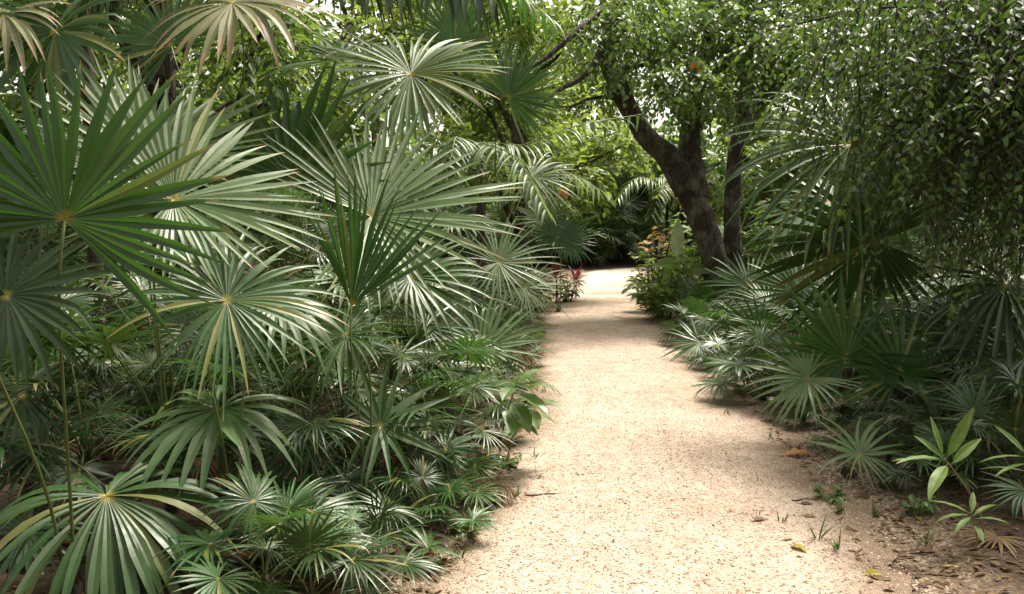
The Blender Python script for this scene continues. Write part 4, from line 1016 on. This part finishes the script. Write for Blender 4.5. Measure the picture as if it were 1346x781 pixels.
WEEDS = [('low dark weed at the foot of the small starry palm', 1105, 668, .13, .22), ('low dark weed between the starry palm and the seedlings', 1178, 655, .16, .28),
         ('leafy weed on the soil left of the rosette seedling', 1215, 690, .12, .2), ('low weed under the upright V shaped fans', 1200, 610, .18, .3),
         ('creeping weed on the left path edge under the starburst fan', 690, 548, .12, .25), ('creeping weed at the left path edge below the ribbed herb', 668, 622, .13, .26),
         ('dark weed on the left path edge near the bottom', 640, 672, .12, .25), ('dark weed beside the round drooping fan', 600, 715, .12, .25)]
for k, (lab, px, py, h, w_) in enumerate(WEEDS):
    Y = 1650.0 / (py - 290); shrub('weed', lab, (gx(px, Y), Y), h, w_, 46, .06, .026, M['bright'], 800 + k, cat='weed', nst=6, sr=.003)

# ------------------------------------------------------------------ small things on the ground
def tuft(label, px, py, h, n, seed, name='grass_tuft'):
    Y = 1650.0 / (py - 290) * 1.0; x = gx(px, Y); rng = np.random.default_rng(seed)
    z = max(float(ground_z(x, Y)), float(path_z(x, Y)) if xl(Y) < x < xr(Y) else -1)
    b = Buf()
    for k in range(n):
        az = rng.uniform(0, 6.28); d = np.array([math.cos(az) * .45, math.sin(az) * .45, 1]) + rng.normal(0, .15, 3)
        big_leaf(b, np.array([rng.normal(0, .012), rng.normal(0, .012), -.004]), d, np.array([-math.cos(az), -math.sin(az), .4]), h * rng.uniform(.5, 1.1), .008, rng.random(), rng, 0, sag=.7, rows=6, peak=.25)
    o = b.build(name, M['grass']); o.location = (x, Y, z); tag(o, label, 'grass', 'grass tufts at the path edges'); return o
TF = [('pair of thin green blades sprouting from the right part of the path', 1005, 645, .11, 3), ('small sprout left of the thin blades on the path', 990, 650, .05, 3),
      ('larger grass tuft at the right path edge near the fallen leaves', 1088, 725, .17, 8), ('bushy grass tuft beside the larger tuft', 1112, 738, .14, 8),
      ('short sprout on the right of the path near the bottom', 1040, 702, .07, 4), ('tiny sprout on the path above the short sprout', 1004, 690, .05, 3),
      ('grass tuft under the small starry palm', 1118, 690, .13, 9), ('grass tuft right of the small starry palm', 1165, 690, .13, 8),
      ('grass tuft at the foot of the seedling', 1235, 735, .10, 7), ('grass tuft at the bottom of the left path edge', 605, 752, .10, 8),
      ('creeping tuft on the left path edge in the middle', 682, 660, .09, 9), ('tiny tuft on the left of the path', 712, 640, .05, 4),
      ('sparse tuft at the left path edge further up', 706, 610, .08, 6), ('tuft at the lower left path edge', 640, 700, .08, 8),
      ('slender sprout at the right path edge by the bend', 962, 552, .12, 5), ('tuft left of the bend at the right edge', 1020, 585, .10, 6)]
for k, (lab, px, py, h, n) in enumerate(TF): tuft(lab, px, py, h, n, 500 + k)

def fallen(label, px, py, L, W, mat, az, seed, group='fallen leaves on the ground'):
    Y = 1650.0 / (py - 290); x = gx(px, Y); rng = np.random.default_rng(seed)
    inp = xl(Y) < x < xr(Y); z = max(float(ground_z(x, Y)), float(path_z(x, Y)) if inp else -1) + .006
    b = Buf(); a = R_(az)
    c = big_leaf(b, np.zeros(3), np.array([math.cos(a), math.sin(a), .22]), UP + rng.normal(0, .2, 3), L, W, rng.random(), rng, 0, sag=.5, fold=.45, rows=8, ripple=.25)
    tube(b, [np.zeros(3), -np.array([math.cos(a), math.sin(a), .05]) * L * .12, -np.array([math.cos(a), math.sin(a), 0]) * L * .25], [.0015, .0015, .001], 4, 4)
    o = b.build('fallen_leaf', M[mat]); o.location = (x, Y, z); tag(o, label, 'leaf', group)
FL = [('large rusty dead leaf at the right path edge below the bend', 1040, 607, .20, .08, 'orange_dead', 10), ('curled brown leaf lying on the lower right of the path', 1000, 702, .075, .035, 'dead', 20),
      ('yellow leaf beside the large grass tuft', 1052, 735, .09, .045, 'yellowing', 300), ('small yellow leaf left of the yellow leaf by the tuft', 1040, 728, .06, .02, 'yellowing', 20),
      ('dark curled leaf in front of the seedling', 1175, 735, .06, .04, 'dead', 60), ('yellow leaf at the very bottom right of the path', 1155, 775, .07, .05, 'yellowing', 10),
      ('bright yellow leaf lying right of the grass tufts', 1166, 745, .05, .03, 'yellowing', 40), ('long brown leaf on the soil below the seedling', 1210, 742, .16, .03, 'dead', 350),
      ('olive leaf at the bottom right on the soil', 1255, 765, .11, .03, 'yellowing', 340), ('small tan leaf on the path above the curled brown leaf', 968, 690, .03, .02, 'orange_dead', 70),
      ('brown leaf at the right edge under the starry palm', 1062, 675, .07, .03, 'dead', 0), ('yellow leaf near the tip of the large grass tuft', 1068, 692, .06, .03, 'yellowing', 330),
      ('brown leaf under the palms on the right bank', 1010, 560, .09, .04, 'dead', 30), ('rusty leaf in the bottom left corner', 55, 772, .07, .05, 'orange_dead', 20),
      ('dark leaf on the right bank beside the bend', 905, 437, .12, .05, 'dead', 10), ('reddish dead leaf far up the right path edge', 858, 416, .14, .06, 'orange_dead', 20),
      ('brown leaf on the left path edge near the starburst fan', 712, 520, .07, .03, 'dead', 40), ('yellow leaf on the pale soil right of the path', 1225, 700, .05, .03, 'yellowing', 80)]
for k, (lab, px, py, L, W, mat, az) in enumerate(FL): fallen(lab, px, py, L, W, mat, az, 600 + k)

def twig_on_ground(label, px, py, L, az, seed):
    Y = 1650.0 / (py - 290); x = gx(px, Y); rng = np.random.default_rng(seed); a = R_(az); d = np.array([math.cos(a), math.sin(a), 0])
    z = max(float(ground_z(x, Y)), float(path_z(x, Y)) if xl(Y) < x < xr(Y) else -1) + .004; b = Buf()
    tube(b, [d * L * u + np.array([rng.normal(0, .006), rng.normal(0, .006), .004 * math.sin(u * 3)]) for u in np.linspace(0, 1, 6)], np.linspace(.0045, .002, 6), 6, 16, bump=.1, rng=rng)
    o = b.build('twig', M['twig']); o.location = (x, Y, z); tag(o, label, 'twig', 'fallen twigs')
twig_on_ground('thin dark twig lying across the left path edge', 690, 663, .22, 5, 1)
twig_on_ground('short twig on the right soil near the starry palm', 1050, 670, .14, 8, 2)
twig_on_ground('long twig on the soil in the bottom right corner', 1190, 745, .3, -8, 3)

for k, (lab, px, Y, rz, sc) in enumerate([('dead brown fan lying on the soil at the bottom left', 330, 3.35, .5, .5), ('dead brown fan lying on the soil below the seedlings at the right', 1330, 3.7, 2.2, .55),
                                          ('dead brown fan on the dark ground under the right hand palms', 1150, 5.3, 4.0, .5)]):
    o = bpy.data.objects.new('fallen_frond', LIB[12][2]); COL.objects.link(o); x = gx(px, Y)
    o.location = (x, Y, float(ground_z(x, Y)) + .03); o.scale = (sc, sc, sc * .12); o.rotation_euler = (0, 0, rz); tag(o, lab, 'frond', 'dead fans on the ground')
rb = Buf(); r_ = np.random.default_rng(3); b0 = np.array([gx(1322, 4.6), 4.6, 0]); b0[2] = float(ground_z(b0[0], b0[1]))
tube(rb, [(-.16, -.1, -.05), (-.1, -.06, .06), (0, 0, .13), (.14, .06, .2), (.32, .1, .26)], [.03, .032, .035, .04, .045], 8, 20, bump=.1, rng=r_)
ro = rb.build('tree_root', M['bark']); ro.location = b0; tag(ro, 'dark arched root rising from the soil at the right edge behind the seedlings', 'root')

# hanging dead leaves caught in the branches
def caught(label, px, py, D, L, mat, seed):
    rng = np.random.default_rng(seed); p = at(px, py, D); b = Buf()
    big_leaf(b, np.zeros(3), np.array([.3, 0, -1]), np.array([0, -1, .2]), L, L * .5, .5, rng, 0, sag=.3, ripple=.3, fold=.5)
    big_leaf(b, np.zeros(3), np.array([-.5, .1, -.8]), np.array([0, -1, .2]), L * .8, L * .4, .7, rng, 0, sag=.3, ripple=.3, fold=.5)
    o = b.build('dead_leaf', M[mat]); o.location = p; tag(o, label, 'leaf', 'dead orange leaves caught in foliage')
caught('dead orange leaf caught in the foliage above the red plants', 741, 246, 11.0, .17, 'orange_dead', 1)
caught('dead orange leaf hanging in the crown of the forked tree', 916, 78, 11.6, .2, 'orange_dead', 2)

# leaf litter on the soil (countless)
def litter():
    rng = np.random.default_rng(91); N = 13000; b = Buf()
    y = 2.6 + 11 * rng.random(N) ** 1.4; right = rng.random(N) < .5
    off = rng.exponential(.55, N) + .0
    x = np.where(right, xr(y) - .05 + off, xl(y) + .05 - off); z = np.maximum(ground_z(x, y), np.where((x > xl(y)) & (x < xr(y)), path_z(x, y), -1)) + .004
    on = np.arange(N) < 1100
    x = np.where(on, xl(y) + rng.random(N) * (xr(y) - xl(y)), x); z = np.where(on, path_z(x, y) + .003, z)
    a = rng.uniform(0, 6.28, N); d = np.stack([np.cos(a), np.sin(a), rng.normal(0.05, .15, N)], -1)
    L = rng.uniform(.012, .06, N) * np.where(right, 1, 1.35) * np.where(on, .38, 1)
    leaves(b, np.stack([x, y, z], -1), d, UP + rng.normal(0, .25, (N, 3)), L, L * rng.uniform(.2, .5, N), rng.random(N), 0, fold=.3, curl=.1)
    tag(b.build('leaf_litter', M['dead']), 'small brown leaf litter strewn over the soil', kind='stuff')
litter()

# ------------------------------------------------------------------ light
EL, AZ = 64.0, 44.0          # sun high, ahead and a little to the right
w = bpy.data.worlds.new('World'); SC.world = w; w.use_nodes = True
nt = w.node_tree; nt.nodes.clear()
sky = nt.nodes.new('ShaderNodeTexSky'); sky.sky_type = 'NISHITA'; sky.sun_disc = False
sky.sun_elevation = R_(EL); sky.sun_rotation = R_(AZ); sky.dust_density = 4.0; sky.ozone_density = .6
hs = nt.nodes.new('ShaderNodeHueSaturation'); hs.inputs['Saturation'].default_value = .25
bg = nt.nodes.new('ShaderNodeBackground'); bg.inputs['Strength'].default_value = .14
wo = nt.nodes.new('ShaderNodeOutputWorld')
nt.links.new(sky.outputs[0], hs.inputs['Color'])
tint = nt.nodes.new('ShaderNodeMix'); tint.data_type = 'RGBA'; tint.blend_type = 'MULTIPLY'; tint.inputs[0].default_value = 1; tint.inputs[7].default_value = (1.0, .95, .81, 1)
nt.links.new(hs.outputs[0], tint.inputs[6]); nt.links.new(tint.outputs[2], bg.inputs['Color']); nt.links.new(bg.outputs[0], wo.inputs[0])
sl = bpy.data.lights.new('sun', 'SUN'); sl.energy = 2.8; sl.angle = R_(11); sl.color = (1.0, .92, .79)
so = bpy.data.objects.new('sun', sl); COL.objects.link(so)
dv = Vector((math.sin(R_(AZ)) * math.cos(R_(EL)), math.cos(R_(AZ)) * math.cos(R_(EL)), math.sin(R_(EL))))
so.rotation_euler = (-dv).to_track_quat('-Z', 'Y').to_euler(); so.location = dv * 50

# drop prototypes that no place used
def kill(o):
    for ch in list(KIDS.get(o.name, ())): kill(ch)
    bpy.data.objects.remove(o)
for key, (o, used) in PROTO.items():
    if not used: kill(o)

SC.view_settings.view_transform = 'Standard'; SC.view_settings.look = 'None'
SC.view_settings.exposure = 1.38; SC.view_settings.gamma = 1.0
SC.cycles.use_denoising = True
SC.cycles.max_bounces = 8; SC.cycles.diffuse_bounces = 4; SC.cycles.glossy_bounces = 3; SC.cycles.transmission_bounces = 4
SC.cycles.caustics_reflective = False; SC.cycles.caustics_refractive = False
SC.render.resolution_x = 1024; SC.render.resolution_y = 594
